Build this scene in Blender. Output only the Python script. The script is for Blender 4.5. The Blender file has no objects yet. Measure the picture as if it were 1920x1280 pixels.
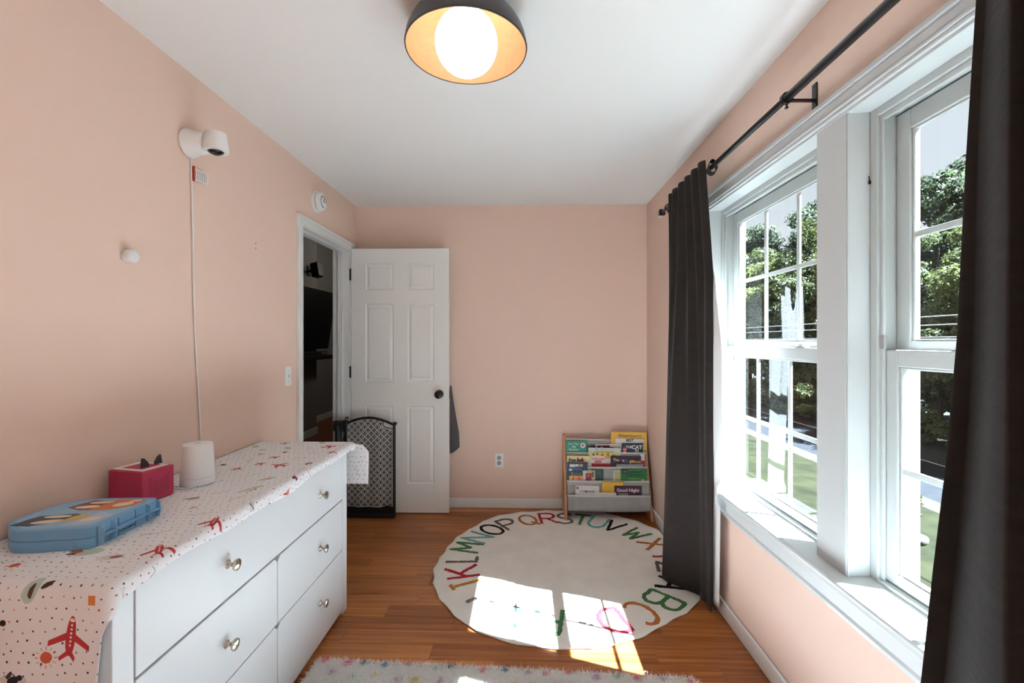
import bpy, bmesh, math, random
import numpy as np
from mathutils import Vector, Matrix, Euler, noise
random.seed(7)
S = bpy.context.scene
COL = S.collection
PI = math.pi

# ------------------------------------------------------------------ camera, sky, sun, exposure
cam_d = bpy.data.cameras.new('camera'); cam_d.lens = 16; cam_d.sensor_width = 36; cam_d.clip_start = 0.02
cam = bpy.data.objects.new('camera', cam_d); COL.objects.link(cam)
cam.location = (0, 0, 1.33); cam.rotation_euler = (PI/2, 0, math.radians(1.544))
S.camera = cam
S.view_settings.view_transform = 'Standard'; S.view_settings.look = 'None'
S.view_settings.gamma = 1; S.view_settings.use_curve_mapping = False
S.view_settings.exposure = 0.35
SUN_DIR = Vector((-1, 0.345, -1.41)).normalized()
sun_d = bpy.data.lights.new('sun', 'SUN'); sun_d.energy = 92; sun_d.angle = 0.0095; sun_d.color = (.80, .98, 1.16)
sun = bpy.data.objects.new('sun', sun_d); COL.objects.link(sun); sun.location = (6, -2, 9)
sun.rotation_euler = SUN_DIR.to_track_quat('-Z', 'Y').to_euler()
W = bpy.data.worlds.new('sky'); S.world = W; W.use_nodes = True
wn = W.node_tree; wn.nodes.clear()
def N(nt, t, **kw):
    n = nt.nodes.new(t)
    for k, v in kw.items():
        if k.startswith('i_'):
            n.inputs[k[2:].replace('_', ' ')].default_value = v
        else: setattr(n, k, v)
    return n
sk = N(wn, 'ShaderNodeTexSky', sky_type='NISHITA', sun_disc=False, sun_elevation=math.radians(53), sun_rotation=math.radians(109), air_density=1.0, dust_density=1.5)
tc = N(wn, 'ShaderNodeTexCoord'); mp = N(wn, 'ShaderNodeMapping'); mp.inputs['Scale'].default_value = (1, 1, 2.6)
cl = N(wn, 'ShaderNodeTexNoise', i_Scale=2.2, i_Detail=6.0, i_Roughness=0.6)
rp = N(wn, 'ShaderNodeMapRange'); rp.inputs[1].default_value = .42; rp.inputs[2].default_value = .7; rp.inputs[3].default_value = .6; rp.inputs[4].default_value = .95
sc = N(wn, 'ShaderNodeMix', data_type='RGBA', blend_type='MULTIPLY'); sc.inputs['Factor'].default_value = 1; sc.inputs[7].default_value = (.18, .175, .16, 1)
mx = N(wn, 'ShaderNodeMix', data_type='RGBA'); mx.inputs[7].default_value = (.97, .99, 1.0, 1)
bg = N(wn, 'ShaderNodeBackground', i_Strength=1.0); ow = N(wn, 'ShaderNodeOutputWorld')
L = wn.links.new
L(tc.outputs['Generated'], mp.inputs['Vector']); L(mp.outputs[0], cl.inputs['Vector']); L(cl.outputs[0], rp.inputs[0])
L(sk.outputs[0], sc.inputs[6]); L(sc.outputs[2], mx.inputs[6]); L(rp.outputs[0], mx.inputs['Factor'])
L(mx.outputs[2], bg.inputs[0]); L(bg.outputs[0], ow.inputs[0])
SKY = bg; SKY.inputs[1].default_value = 0.8
GLOBE = 4.2

# ------------------------------------------------------------------ helpers
def s2l(c):
    return tuple(((v/255)/12.92 if v/255 <= .04045 else ((v/255+.055)/1.055)**2.4) for v in c)
MATS = {}
def mat(name, col, rough=.5, metal=0, noise_amt=0, noise_scale=8, bump=0, bump_scale=60, sheen=0, spec=.5, stretch=None, rand=0, emit=0, coat=0, trans=0):
    """principled material; col is an sRGB triple, varied by noise, optional bump"""
    if name in MATS: return MATS[name]
    m = bpy.data.materials.new(name); m.use_nodes = True; nt = m.node_tree
    p = nt.nodes['Principled BSDF']; lin = s2l(col)
    p.inputs['Base Color'].default_value = (*lin, 1); p.inputs['Roughness'].default_value = rough
    p.inputs['Metallic'].default_value = metal; p.inputs['Specular IOR Level'].default_value = spec
    p.inputs['Coat Weight'].default_value = coat
    if sheen:
        p.inputs['Sheen Weight'].default_value = sheen; p.inputs['Sheen Roughness'].default_value = .35
    if emit:
        p.inputs['Emission Color'].default_value = (*lin, 1); p.inputs['Emission Strength'].default_value = emit
    co = N(nt, 'ShaderNodeTexCoord'); mpn = N(nt, 'ShaderNodeMapping')
    if stretch: mpn.inputs['Scale'].default_value = stretch
    nt.links.new(co.outputs['Object'], mpn.inputs[0])
    if noise_amt or rand:
        nz = N(nt, 'ShaderNodeTexNoise', i_Scale=noise_scale, i_Detail=5.0)
        nt.links.new(mpn.outputs[0], nz.inputs['Vector'])
        mr = N(nt, 'ShaderNodeMapRange'); mr.inputs[1].default_value = .3; mr.inputs[2].default_value = .7
        mr.inputs[3].default_value = 1-noise_amt; mr.inputs[4].default_value = 1+noise_amt
        nt.links.new(nz.outputs[0], mr.inputs[0])
        val = mr.outputs[0]
        if rand:
            oi = N(nt, 'ShaderNodeObjectInfo'); rr = N(nt, 'ShaderNodeMapRange'); rr.inputs[3].default_value = 1-rand; rr.inputs[4].default_value = 1+rand
            nt.links.new(oi.outputs['Random'], rr.inputs[0])
            ml = N(nt, 'ShaderNodeMath', operation='MULTIPLY'); nt.links.new(val, ml.inputs[0]); nt.links.new(rr.outputs[0], ml.inputs[1]); val = ml.outputs[0]
        vm = N(nt, 'ShaderNodeVectorMath', operation='SCALE'); vm.inputs[0].default_value = lin
        nt.links.new(val, vm.inputs['Scale']); nt.links.new(vm.outputs[0], p.inputs['Base Color'])
    if bump:
        nb = N(nt, 'ShaderNodeTexNoise', i_Scale=bump_scale, i_Detail=3.0); nt.links.new(mpn.outputs[0], nb.inputs['Vector'])
        b = N(nt, 'ShaderNodeBump', i_Strength=bump, i_Distance=.004); nt.links.new(nb.outputs[0], b.inputs['Height']); nt.links.new(b.outputs[0], p.inputs['Normal'])
    MATS[name] = m
    return m
ORG = {}
class MB:
    """collects simple solids and links them as one mesh object"""
    def __init__(self): self.v = []; self.f = []; self.mi = []; self.cur = 0
    def poly(self, pts, faces):
        b = len(self.v); self.v += [tuple(p) for p in pts]
        for f in faces: self.f.append([b+i for i in f]); self.mi.append(self.cur)
        return self
    def box(self, x0, x1, y0, y1, z0, z1):
        x0, x1 = min(x0, x1), max(x0, x1); y0, y1 = min(y0, y1), max(y0, y1); z0, z1 = min(z0, z1), max(z0, z1)
        p = [(x0,y0,z0),(x1,y0,z0),(x1,y1,z0),(x0,y1,z0),(x0,y0,z1),(x1,y0,z1),(x1,y1,z1),(x0,y1,z1)]
        return self.poly(p, [(3,2,1,0),(4,5,6,7),(0,1,5,4),(1,2,6,5),(2,3,7,6),(3,0,4,7)])
    def prism(self, pts2, axis, a, b):
        """polygon in the plane across `axis`, run from a to b"""
        def P(u, v, w): return {'x': (w,u,v), 'y': (u,w,v), 'z': (u,v,w)}[axis]
        n = len(pts2); p = [P(u,v,a) for u,v in pts2]+[P(u,v,b) for u,v in pts2]
        f = [tuple(range(n))[::-1], tuple(range(n,2*n))]+[(i,(i+1)%n,n+(i+1)%n,n+i) for i in range(n)]
        return self.poly(p, f)
    def tube(self, pts, r, n=10, cap=True):
        pts = [Vector(p) for p in pts]; rs = r if isinstance(r, (list, tuple)) else [r]*len(pts)
        b = len(self.v); prev = None
        for i, p in enumerate(pts):
            t = (pts[min(i+1,len(pts)-1)]-pts[max(i-1,0)]).normalized()
            if prev is None:
                u = t.orthogonal().normalized()
            else:
                u = (prev - t*prev.dot(t)).normalized()
            prev = u; w = t.cross(u)
            for k in range(n):
                a = 2*PI*k/n; self.v.append(tuple(p+(u*math.cos(a)+w*math.sin(a))*rs[i]))
        for i in range(len(pts)-1):
            for k in range(n):
                self.f.append([b+i*n+k, b+i*n+(k+1)%n, b+(i+1)*n+(k+1)%n, b+(i+1)*n+k]); self.mi.append(self.cur)
        if cap:
            self.f.append([b+k for k in range(n)][::-1]); self.mi.append(self.cur)
            e = b+(len(pts)-1)*n; self.f.append([e+k for k in range(n)]); self.mi.append(self.cur)
        return self
    def lathe(self, prof, c=(0,0,0), axis='z', n=32, cap=True):
        """prof = [(radius, height)] turned about an axis through c"""
        b = len(self.v); c = Vector(c)
        for r, h in prof:
            for k in range(n):
                a = 2*PI*k/n; q = (r*math.cos(a), r*math.sin(a), h)
                if axis == 'x': q = (h, r*math.cos(a), r*math.sin(a))
                elif axis == '-x': q = (-h, r*math.cos(a), -r*math.sin(a))
                elif axis == 'y': q = (r*math.cos(a), h, -r*math.sin(a))
                elif axis == '-y': q = (r*math.cos(a), -h, r*math.sin(a))
                self.v.append(tuple(c+Vector(q)))
        for i in range(len(prof)-1):
            for k in range(n):
                self.f.append([b+i*n+k, b+i*n+(k+1)%n, b+(i+1)*n+(k+1)%n, b+(i+1)*n+k]); self.mi.append(self.cur)
        if not cap: return self
        if prof[0][0] > 1e-6: self.f.append([b+k for k in range(n)][::-1]); self.mi.append(self.cur)
        if prof[-1][0] > 1e-6:
            e = b+(len(prof)-1)*n; self.f.append([e+k for k in range(n)]); self.mi.append(self.cur)
        return self
    def grid(self, fn, nu, nv):
        b = len(self.v)
        for j in range(nv+1):
            for i in range(nu+1): self.v.append(tuple(fn(i/nu, j/nv)))
        for j in range(nv):
            for i in range(nu):
                q = b+j*(nu+1)+i; self.f.append([q, q+1, q+nu+2, q+nu+1]); self.mi.append(self.cur)
        return self
    def build(self, name, m, parent=None, bevel=0, smooth=False, local=False, origin=None, solid=0, seg=2):
        o0 = Vector((0,0,0))
        if origin is not None: o0 = Vector(origin)
        elif parent is not None and not local: o0 = ORG.get(parent.name, Vector((0,0,0)))
        me = bpy.data.meshes.new(name)
        me.from_pydata([(x-o0.x, y-o0.y, z-o0.z) for x,y,z in self.v], [], self.f)
        for mm in (m if isinstance(m, (list, tuple)) else [m]): me.materials.append(mm)
        if any(self.mi): me.polygons.foreach_set('material_index', self.mi)
        if smooth: me.polygons.foreach_set('use_smooth', [True]*len(me.polygons))
        me.update()
        o = bpy.data.objects.new(name, me); COL.objects.link(o)
        if parent is not None: o.parent = parent
        elif origin is not None: o.location = origin
        ORG[o.name] = o0
        if smooth == 'auto' or (smooth and bevel):
            pass
        if solid:
            md = o.modifiers.new('thickness', 'SOLIDIFY'); md.thickness = solid; md.offset = 0
        if bevel:
            md = o.modifiers.new('bevel', 'BEVEL'); md.width = bevel; md.segments = seg; md.limit_method = 'ANGLE'; md.angle_limit = math.radians(40)
        return o
def sharp(o, ang=35):
    """smooth shading that keeps edges sharper than ang"""
    me = o.data; bm = bmesh.new(); bm.from_mesh(me)
    for e in bm.edges:
        if len(e.link_faces) == 2 and e.calc_face_angle(0) > math.radians(ang): e.smooth = False
    for f in bm.faces: f.smooth = True
    bm.to_mesh(me); bm.free(); return o
def thing(name, label, cat, loc=(0,0,0), rz=0, group=None, rot=None):
    o = bpy.data.objects.new(name, None); COL.objects.link(o); o.empty_display_size = .05
    o.location = loc; o.rotation_euler = rot or (0,0,rz)
    o['label'] = label; o['category'] = cat
    if group: o['group'] = group
    ORG[o.name] = Vector(loc); return o
def tag(o, label, cat, group=None):
    o['label'] = label; o['category'] = cat
    if group: o['group'] = group
    return o
def struct(name, loc=(0,0,0)):
    o = bpy.data.objects.new(name, None); COL.objects.link(o); o['kind'] = 'structure'; o.location = loc; o.empty_display_size = .05
    ORG[o.name] = Vector(loc); return o
def st(o): o['kind'] = 'structure'; return o
def copy_tree(o, parent=None):
    c = o.copy(); COL.objects.link(c); ORG[c.name] = ORG.get(o.name, Vector((0,0,0)))
    if parent is not None: c.parent = parent
    for ch in list(o.children): copy_tree(ch, c)
    return c
def text_mesh(body, size, m, name, parent, loc, rot=(PI/2,0,0), bold=0, width=None, shear=0, label=None):
    cu = bpy.data.curves.new('lettering', 'FONT'); cu.body = body; cu.size = size; cu.align_x = 'CENTER'; cu.align_y = 'CENTER'
    cu.extrude = .0004; cu.offset = bold; cu.shear = shear; cu.resolution_u = 3
    t = bpy.data.objects.new('lettering', cu); COL.objects.link(t)
    dg = bpy.context.evaluated_depsgraph_get(); me = bpy.data.meshes.new_from_object(t.evaluated_get(dg))
    bpy.data.objects.remove(t); bpy.data.curves.remove(cu)
    if width:
        xs = [v.co.x for v in me.vertices]; k = width/max(1e-6, max(xs)-min(xs))
        for v in me.vertices: v.co.x *= k
    me.materials.clear(); me.materials.append(m)
    o = bpy.data.objects.new(name, me); COL.objects.link(o); o.parent = parent; o.location = loc; o.rotation_euler = rot
    return o
def fbm(x, y, z=0): return noise.fractal(Vector((x,y,z)), 1.0, 2.0, 4)

# ------------------------------------------------------------------ materials of the room
WALL = mat('pink_wall_paint', (220,189,171), .62, bump=.05, bump_scale=220, spec=.3)
CEIL = mat('ceiling_paint', (240,239,236), .8, bump=.04, bump_scale=150, spec=.2)
TRIM = mat('white_trim_dimmed', (202,203,201), .38, bump=.02, bump_scale=40)  # darker copy of the trim white, offsets window glare in the colour
SKIRT = mat('white_trim_bright', (230,230,227), .4)  # same trim white, kept brighter for baseboards and door casing
VINYL = mat('white_vinyl', (186,188,184), .35)
DOORW = mat('white_door_paint', (240,238,233), .42, bump=.03, bump_scale=90)
DRESS = mat('white_lacquer', (216,217,218), .38)
BLACK = mat('black_metal', (22,20,20), .38, metal=.4)
BLACKP = mat('black_plastic', (20,19,19), .5)
WHITEP = mat('white_plastic', (236,236,234), .4)
GREYP = mat('grey_plastic', (150,148,142), .5)
CHROME = mat('brushed_nickel', (190,182,168), .22, metal=1)
WOOD = mat('tan_wood', (186,126,82), .5, noise_amt=.14, noise_scale=6, stretch=(10,10,1.2))
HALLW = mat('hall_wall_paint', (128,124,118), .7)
def glass_mat(name, tint=(1,1,1), ior=1.5):
    m = bpy.data.materials.new(name); m.use_nodes = True; nt = m.node_tree; nt.nodes.clear()
    lw = N(nt, 'ShaderNodeLayerWeight'); pw = N(nt, 'ShaderNodeMath', operation='POWER'); pw.inputs[1].default_value = 5; nt.links.new(lw.outputs['Facing'], pw.inputs[0])
    fr = N(nt, 'ShaderNodeMath', operation='MULTIPLY_ADD'); fr.inputs[1].default_value = .7; fr.inputs[2].default_value = .055; nt.links.new(pw.outputs[0], fr.inputs[0]); t = N(nt, 'ShaderNodeBsdfTransparent'); t.inputs[0].default_value = (*tint, 1)
    g = N(nt, 'ShaderNodeBsdfGlossy', i_Roughness=.01); mxs = N(nt, 'ShaderNodeMixShader'); out = N(nt, 'ShaderNodeOutputMaterial')
    nt.links.new(fr.outputs[0], mxs.inputs[0]); nt.links.new(t.outputs[0], mxs.inputs[1]); nt.links.new(g.outputs[0], mxs.inputs[2]); nt.links.new(mxs.outputs[0], out.inputs[0])
    return m
GLASS = glass_mat('window_glass', (.96,.98,.97))

# ------------------------------------------------------------------ room shell
XL, XR, YB, YF, ZC = -1.355, .972, 3.64, -2.7, 2.418
b = MB(); b.box(XL-.12, XL, YF-.12, 2.735, 0, ZC); b.box(XL-.12, XL, 2.735, 3.50, 2.055, ZC); b.box(XL-.12, XL, 3.50, YB+.12, 0, ZC)
st(b.build('wall_left', WALL))
st(MB().box(XL, XR+.18, YB, YB+.12, 0, ZC).build('wall_back', WALL))
WY0, WY1, WZ0, WZ1 = .42, 2.441, .597, 2.03
BY0, BY1 = -2.30, -.40   # openings for a made-up window pair, added behind the camera as daylight fill
b = MB(); b.box(XR, XR+.18, YF-.12, BY0, 0, ZC); b.box(XR, XR+.18, BY1, WY0, 0, ZC); b.box(XR, XR+.18, WY1, YB, 0, ZC)
for q0, q1 in ((BY0,BY1),(WY0,WY1)): b.box(XR, XR+.18, q0, q1, 0, WZ0); b.box(XR, XR+.18, q0, q1, WZ1, ZC)
st(b.build('wall_right', WALL))
st(MB().box(XL, XR, YF-.12, YF, 0, ZC).build('wall_front', WALL))
st(MB().box(XL-.12, XR+.18, YF-.12, YB+.12, ZC, ZC+.1).build('ceiling', CEIL))

# floor of bamboo planks, each its own piece
m = bpy.data.materials.new('bamboo_plank'); m.use_nodes = True; nt = m.node_tree; p = nt.nodes['Principled BSDF']
p.inputs['Roughness'].default_value = .38; p.inputs['Specular IOR Level'].default_value = .35
oi = N(nt, 'ShaderNodeObjectInfo'); geo = N(nt, 'ShaderNodeNewGeometry'); mp = N(nt, 'ShaderNodeMapping'); mp.inputs['Scale'].default_value = (1.3, 55, 1)
ad = N(nt, 'ShaderNodeVectorMath', operation='ADD'); cx = N(nt, 'ShaderNodeCombineXYZ'); m10 = N(nt, 'ShaderNodeMath', operation='MULTIPLY'); m10.inputs[1].default_value = 17
nt.links.new(oi.outputs['Random'], m10.inputs[0]); nt.links.new(m10.outputs[0], cx.inputs[0]); nt.links.new(geo.outputs['Position'], ad.inputs[0]); nt.links.new(cx.outputs[0], ad.inputs[1])
nt.links.new(ad.outputs[0], mp.inputs[0])
n1 = N(nt, 'ShaderNodeTexNoise', i_Scale=1.0, i_Detail=4.0, i_Roughness=.6); nt.links.new(mp.outputs[0], n1.inputs['Vector'])
mp2 = N(nt, 'ShaderNodeMapping'); mp2.inputs['Scale'].default_value = (4, 420, 1); nt.links.new(ad.outputs[0], mp2.inputs[0])
n2 = N(nt, 'ShaderNodeTexNoise', i_Scale=1.0, i_Detail=2.0); nt.links.new(mp2.outputs[0], n2.inputs['Vector'])
a1 = N(nt, 'ShaderNodeMath', operation='MULTIPLY_ADD'); a1.inputs[1].default_value = .35; nt.links.new(n2.outputs[0], a1.inputs[0]); nt.links.new(n1.outputs[0], a1.inputs[2])
a2 = N(nt, 'ShaderNodeMath', operation='MULTIPLY_ADD'); a2.inputs[1].default_value = .26; nt.links.new(oi.outputs['Random'], a2.inputs[0]); nt.links.new(a1.outputs[0], a2.inputs[2])
cr = N(nt, 'ShaderNodeValToRGB'); e = cr.color_ramp.elements
e[0].position = .42; e[0].color = (*s2l((98,50,22)), 1); e[1].position = 1.08; e[1].color = (*s2l((178,112,58)), 1)
nx = cr.color_ramp.elements.new(.72); nx.color = (*s2l((140,78,36)), 1)
nt.links.new(a2.outputs[0], cr.inputs[0]); nt.links.new(cr.outputs[0], p.inputs['Base Color'])
bmp = N(nt, 'ShaderNodeBump', i_Strength=.08, i_Distance=.002); nt.links.new(n2.outputs[0], bmp.inputs['Height']); nt.links.new(bmp.outputs[0], p.inputs['Normal'])
PLANK = m
fl = st(MB().box(XL-.12, XR+.18, YF-.12, YB+.12, -.06, -.017).build('floor', mat('dark_subfloor', (40,22,12), .9)))
def plank_mesh(x0, x1, y0, y1):
    c = .0012; z = 0; t = .0008
    bb = MB(); p = [(x0,y0,-.016),(x1,y0,-.016),(x1,y1,-.016),(x0,y1,-.016),(x0,y0,z-t),(x1,y0,z-t),(x1,y1,z-t),(x0,y1,z-t),(x0+c,y0+c,z),(x1-c,y0+c,z),(x1-c,y1-c,z),(x0+c,y1-c,z)]
    bb.poly(p, [(3,2,1,0),(0,1,5,4),(1,2,6,5),(2,3,7,6),(3,0,4,7),(4,5,9,8),(5,6,10,9),(6,7,11,10),(7,4,8,11),(8,9,10,11)])
    return bb
PW = .0968; k = 0
y = 1.894 - PW*48
fixed = {1.894: -.40, 1.894+PW: -.82, 1.894+2*PW: -.33, 1.894+3*PW: -.68, 1.894+4*PW: -.55}
row = 0
while y < YB-.001:
    y0, y1 = max(y, YF), min(y+PW, YB)
    if y1 > YF+.01:
        j = [v for kk, v in fixed.items() if abs(kk-y) < .01]
        st0 = j[0] if j else XL+random.uniform(.15, .95)
        xs = [XL]; q = st0
        while q-.96 > XL+.12: q -= .96
        while q < XR-.1:
            xs.append(q); q += .96+random.uniform(-.04,.04)*(not j)
        xs.append(XR)
        for i in range(len(xs)-1):
            plank_mesh(xs[i]+.0004, xs[i+1]-.0004, y0+.0004, y1-.0004).build('plank', PLANK, fl)
    y += PW
# baseboards
def base(name, segs):
    bb = MB()
    for (x0,x1,y0,y1) in segs: bb.box(x0,x1,y0,y1,0,.078)
    return st(bb.build(name, SKIRT, bevel=.006, seg=3))
base('baseboard_back', [(XL, XR-.014, YB-.014, YB)])
base('baseboard_right', [(XR-.014, XR, YF, YB)])
base('baseboard_left', [(XL, XL+.014, YF, 2.664)])

# ------------------------------------------------------------------ windows
def make_window(name, a, c):
    w = struct(name, (1.09, (a+c)/2, WZ0))
    X0, X1 = 1.04, 1.15
    f = MB(); f.box(X0,X1,a,a+.028,WZ0,WZ1); f.box(X0,X1,c-.028,c,WZ0,WZ1); f.box(X0,X1,a+.028,c-.028,1.995,WZ1); f.box(X0,X1,a+.028,c-.028,WZ0,.632)
    f.box(X0+.008,1.057,a+.028,a+.040,.632,1.995); f.box(X0+.008,1.057,c-.040,c-.028,.632,1.995); f.box(X0+.008,1.057,a+.04,c-.04,1.978,1.995)
    f.box(1.126,X1,a+.028,a+.045,.632,1.995); f.box(1.126,X1,c-.045,c-.028,.632,1.995); f.box(1.126,X1,a+.045,c-.045,1.975,1.995)
    f.build('frame', VINYL, w, bevel=.002)
    s0, s1 = a+.030, c-.030
    for nm, x0, x1, zb, zt, rb, rt in (('lower_sash', 1.058, 1.088, .634, 1.306, .034, .048), ('upper_sash', 1.093, 1.123, 1.296, 1.990, .034, .055)):
        sw = .048; sh = MB()
        sh.box(x0,x1,s0,s0+sw,zb,zt); sh.box(x0,x1,s1-sw,s1,zb,zt); sh.box(x0,x1,s0+sw,s1-sw,zb,zb+rb); sh.box(x0,x1,s0+sw,s1-sw,zt-rt,zt)
        # glazing bead, a thin inner step
        g0, g1, h0, h1 = s0+sw, s1-sw, zb+rb, zt-rt
        for q in ((g0,g0+.007,h0,h1),(g1-.007,g1,h0,h1),(g0+.007,g1-.007,h0,h0+.007),(g0+.007,g1-.007,h1-.007,h1)):
            sh.box(x0+.006,x0+.012,*q)
        so = sh.build(nm, VINYL, w, bevel=.003)
        xg = (x0+x1)/2; ny, nz = 3, 2
        ys = [g0+(g1-g0)*i/ny for i in range(ny+1)]; zs = [h0+(h1-h0)*i/nz for i in range(nz+1)]
        for i in range(1, ny): MB().box(xg-.005,xg+.005,ys[i]-.009,ys[i]+.009,h0,h1).build('muntin', VINYL, so, bevel=.002)
        MB().box(xg-.0049,xg+.0049,g0,g1,zs[1]-.009,zs[1]+.009).build('muntin', VINYL, so, bevel=.002)
        for i in range(ny):
            for k in range(nz):
                yy0, yy1 = ys[i]+(.009 if i else 0), ys[i+1]-(.009 if i < ny-1 else 0)
                zz0, zz1 = zs[k]+(.009 if k else 0), zs[k+1]-(.009 if k < nz-1 else 0)
                MB().poly([(xg,yy0,zz0),(xg,yy1,zz0),(xg,yy1,zz1),(xg,yy0,zz1)], [(0,1,2,3)]).build('pane', GLASS, so)
        if nm == 'lower_sash':
            for yy in (a+(c-a)*.27, a+(c-a)*.73):
                lk = MB(); lk.box(1.062,1.086,yy-.03,yy+.03,1.306,1.312); lk.prism([(1.064,yy-.012),(1.082,yy-.018),(1.084,yy+.03),(1.07,yy+.022)],'z',1.312,1.322)
                lk.build('sash_lock', VINYL, so, bevel=.002)
            for yy in (s0+.004, s1-.004):
                bk = MB(); bk.box(1.046,1.056,yy-.010,yy+.010,1.309,1.347); bk.build('tilt_bracket', mat('zinc', (170,168,164), .4, metal=.7), so, bevel=.001)
    # a small dark cord clip on the side of the frame
    cp = MB(); cp.box(1.034,1.041,c-.006 if name=='window_1' else c-.004,c-.001,1.803,1.812); cp.tube([(1.036,c-.004,1.812),(1.034,c-.004,1.826)],.0014,6)
    cp.build('cord_clip', BLACK, w)
    return w
make_window('window_1', 1.540, 2.441)
make_window('window_2', WY0, 1.398)
make_window('added_window_3', -1.32, BY1)  # added unseen window, lets sun in to fill the room from behind
make_window('added_window_4', BY0, -1.36)  # second added unseen window, same daylight fill
st(MB().box(.972,1.15,-1.36,-1.32,.6,2.03).build('added_window_post', TRIM))  # post between the two added windows
# reveal lining, post, casing, stool, apron
b = MB(); b.box(XR-.002,1.04,WY0,WY1,WZ1-.012,WZ1); b.box(XR-.002,1.04,WY1-.012,WY1,.622,WZ1-.012); b.box(XR-.002,1.04,WY0,WY0+.012,.622,WZ1-.012)
st(b.build('trim_1', TRIM, bevel=.001))
b = MB(); b.box(.972,1.15,1.399,1.540,.622,2.018); b.box(.9695,.972,1.399,1.409,.622,2.018); b.box(.972,.978,1.3955,1.399,.622,2.018)
st(b.build('trim_2', TRIM, bevel=.0015))
def casing_frame(name):
    bb = MB()
    zi = 2.027; zo = 2.096
    for (q0,q1,t) in ((0,.012,.011),(.012,.022,.016),(.022,.052,.013),(.052,.069,.021)):
        bb.box(XR-t, XR, WY0-q1+.004, WY1+q1-.004, zi+q0, zi+q1)              # head
        bb.box(XR-t, XR, WY1+q0-.004, WY1+q1-.004, .622, zi+q0)               # far side
        bb.box(XR-t, XR, WY0-q1+.004, WY0-q0+.004, .622, zi+q0)               # near side
    return st(bb.build(name, TRIM, bevel=.003))
casing_frame('trim_3')
b = MB(); b.prism([(1.05,.597),(1.05,.622),(.926,.622),(.919,.619),(.916,.613),(.917,.605),(.922,.599),(.93,.597)],'y',WY0-.085,WY1+.085)
st(b.build('trim_4', TRIM, bevel=.001))
b = MB(); b.prism([(XR,.597),(.938,.597),(.938,.588),(.946,.584),(.950,.572),(.954,.566),(.957,.520),(.952,.512),(.952,.500),(.960,.495),(XR,.495)],'y',WY0-.07,WY1+.07)
st(b.build('trim_5', TRIM, bevel=.001))

# ------------------------------------------------------------------ door, frame and the dark hall beyond
b = MB()
for (q0,q1,t) in ((0,.010,.010),(.010,.045,.014),(.045,.066,.018)):
    b.box(XL, XL+t, 2.738-q1, 2.738-q0, 0, 2.030+q0)
    b.box(XL, XL+t, 2.738-q1, 3.500+q1, 2.030+q0, 2.030+q1)
    b.box(XL, XL+t, 3.500+q0, 3.500+q1, 0, 2.030+q0)
st(b.build('trim_6', SKIRT, bevel=.002))
b = MB(); b.box(XL-.125,XL+.002,2.735,2.755,0,2.055); b.box(XL-.125,XL+.002,3.480,3.500,0,2.055); b.box(XL-.125,XL+.002,2.755,3.480,2.035,2.055)
b.box(XL-.085,XL-.045,2.755,2.767,0,2.023); b.box(XL-.085,XL-.045,3.468,3.480,0,2.023); b.box(XL-.085,XL-.045,2.755,3.480,2.023,2.035)
st(b.build('trim_7', SKIRT, bevel=.0015))
dx0, dx1, dy0, dy1, dz0, dz1 = -1.339, -.580, 3.490, 3.525, .010, 2.047
dr = struct('door_1', (dx0, dy1, dz0))
px = [(-1.227,-1.010),(-.900,-.695)]; pz = [(1.727,1.935),(1.019,1.620),(.234,.831)]
b = MB()
xs = [dx0, px[0][0], px[0][1], px[1][0], px[1][1], dx1]; zs = [dz0, pz[2][0], pz[2][1], pz[1][0], pz[1][1], pz[0][0], pz[0][1], dz1]
for i in range(5):
    for k in range(7):
        if i in (1,3) and k in (1,3,5): continue
        for yy, fl_ in ((dy0,0),(dy1,1)):
            q = [(xs[i],yy,zs[k]),(xs[i+1],yy,zs[k]),(xs[i+1],yy,zs[k+1]),(xs[i],yy,zs[k+1])]
            b.poly(q if not fl_ else q[::-1], [(0,1,2,3)])
for q in ([(dx0,dy0,dz0),(dx0,dy1,dz0),(dx1,dy1,dz0),(dx1,dy0,dz0)],[(dx0,dy0,dz1),(dx1,dy0,dz1),(dx1,dy1,dz1),(dx0,dy1,dz1)],
          [(dx0,dy0,dz0),(dx0,dy0,dz1),(dx0,dy1,dz1),(dx0,dy1,dz0)],[(dx1,dy0,dz0),(dx1,dy1,dz0),(dx1,dy1,dz1),(dx1,dy0,dz1)]):
    b.poly(q, [(0,1,2,3)])
b.build('slab', DOORW, dr)
for (x0,x1) in px:
    for (z0,z1) in pz:
        pb = MB()
        for yy, sg in ((dy0,1),(dy1,-1)):
            rings = [(0,0),(.005,.010),(.010,.010),(.031,.001),(.034,.003),(.037,.003)]
            R = []
            for ins, dp in rings: R.append([(x0+ins,yy+sg*dp,z0+ins),(x1-ins,yy+sg*dp,z0+ins),(x1-ins,yy+sg*dp,z1-ins),(x0+ins,yy+sg*dp,z1-ins)])
            pts = [q for r in R for q in r]; fs = []
            for i in range(len(rings)-1):
                for k in range(4): f = (i*4+k, i*4+(k+1)%4, (i+1)*4+(k+1)%4, (i+1)*4+k); fs.append(f if sg > 0 else f[::-1])
            l = (len(rings)-1)*4; f = (l,l+1,l+2,l+3); fs.append(f if sg > 0 else f[::-1])
            pb.poly(pts, fs)
        pb.build('panel', DOORW, dr)
kb = MB(); kb.lathe([(.032,0),(.032,.004),(.028,.007),(.012,.009),(.011,.030),(.016,.034),(.026,.040),(.030,.050),(.028,.059),(.020,.064),(0,.065)], (-.653,dy0,.925), '-y', 28)
sharp(kb.build('knob', BLACK, dr))
kb = MB(); kb.lathe([(.032,0),(.032,.004),(.012,.009),(.011,.020),(.026,.030),(.029,.040),(.018,.050),(0,.051)], (-.653,dy1,.925), 'y', 20)
sharp(kb.build('knob', BLACK, dr))
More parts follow.
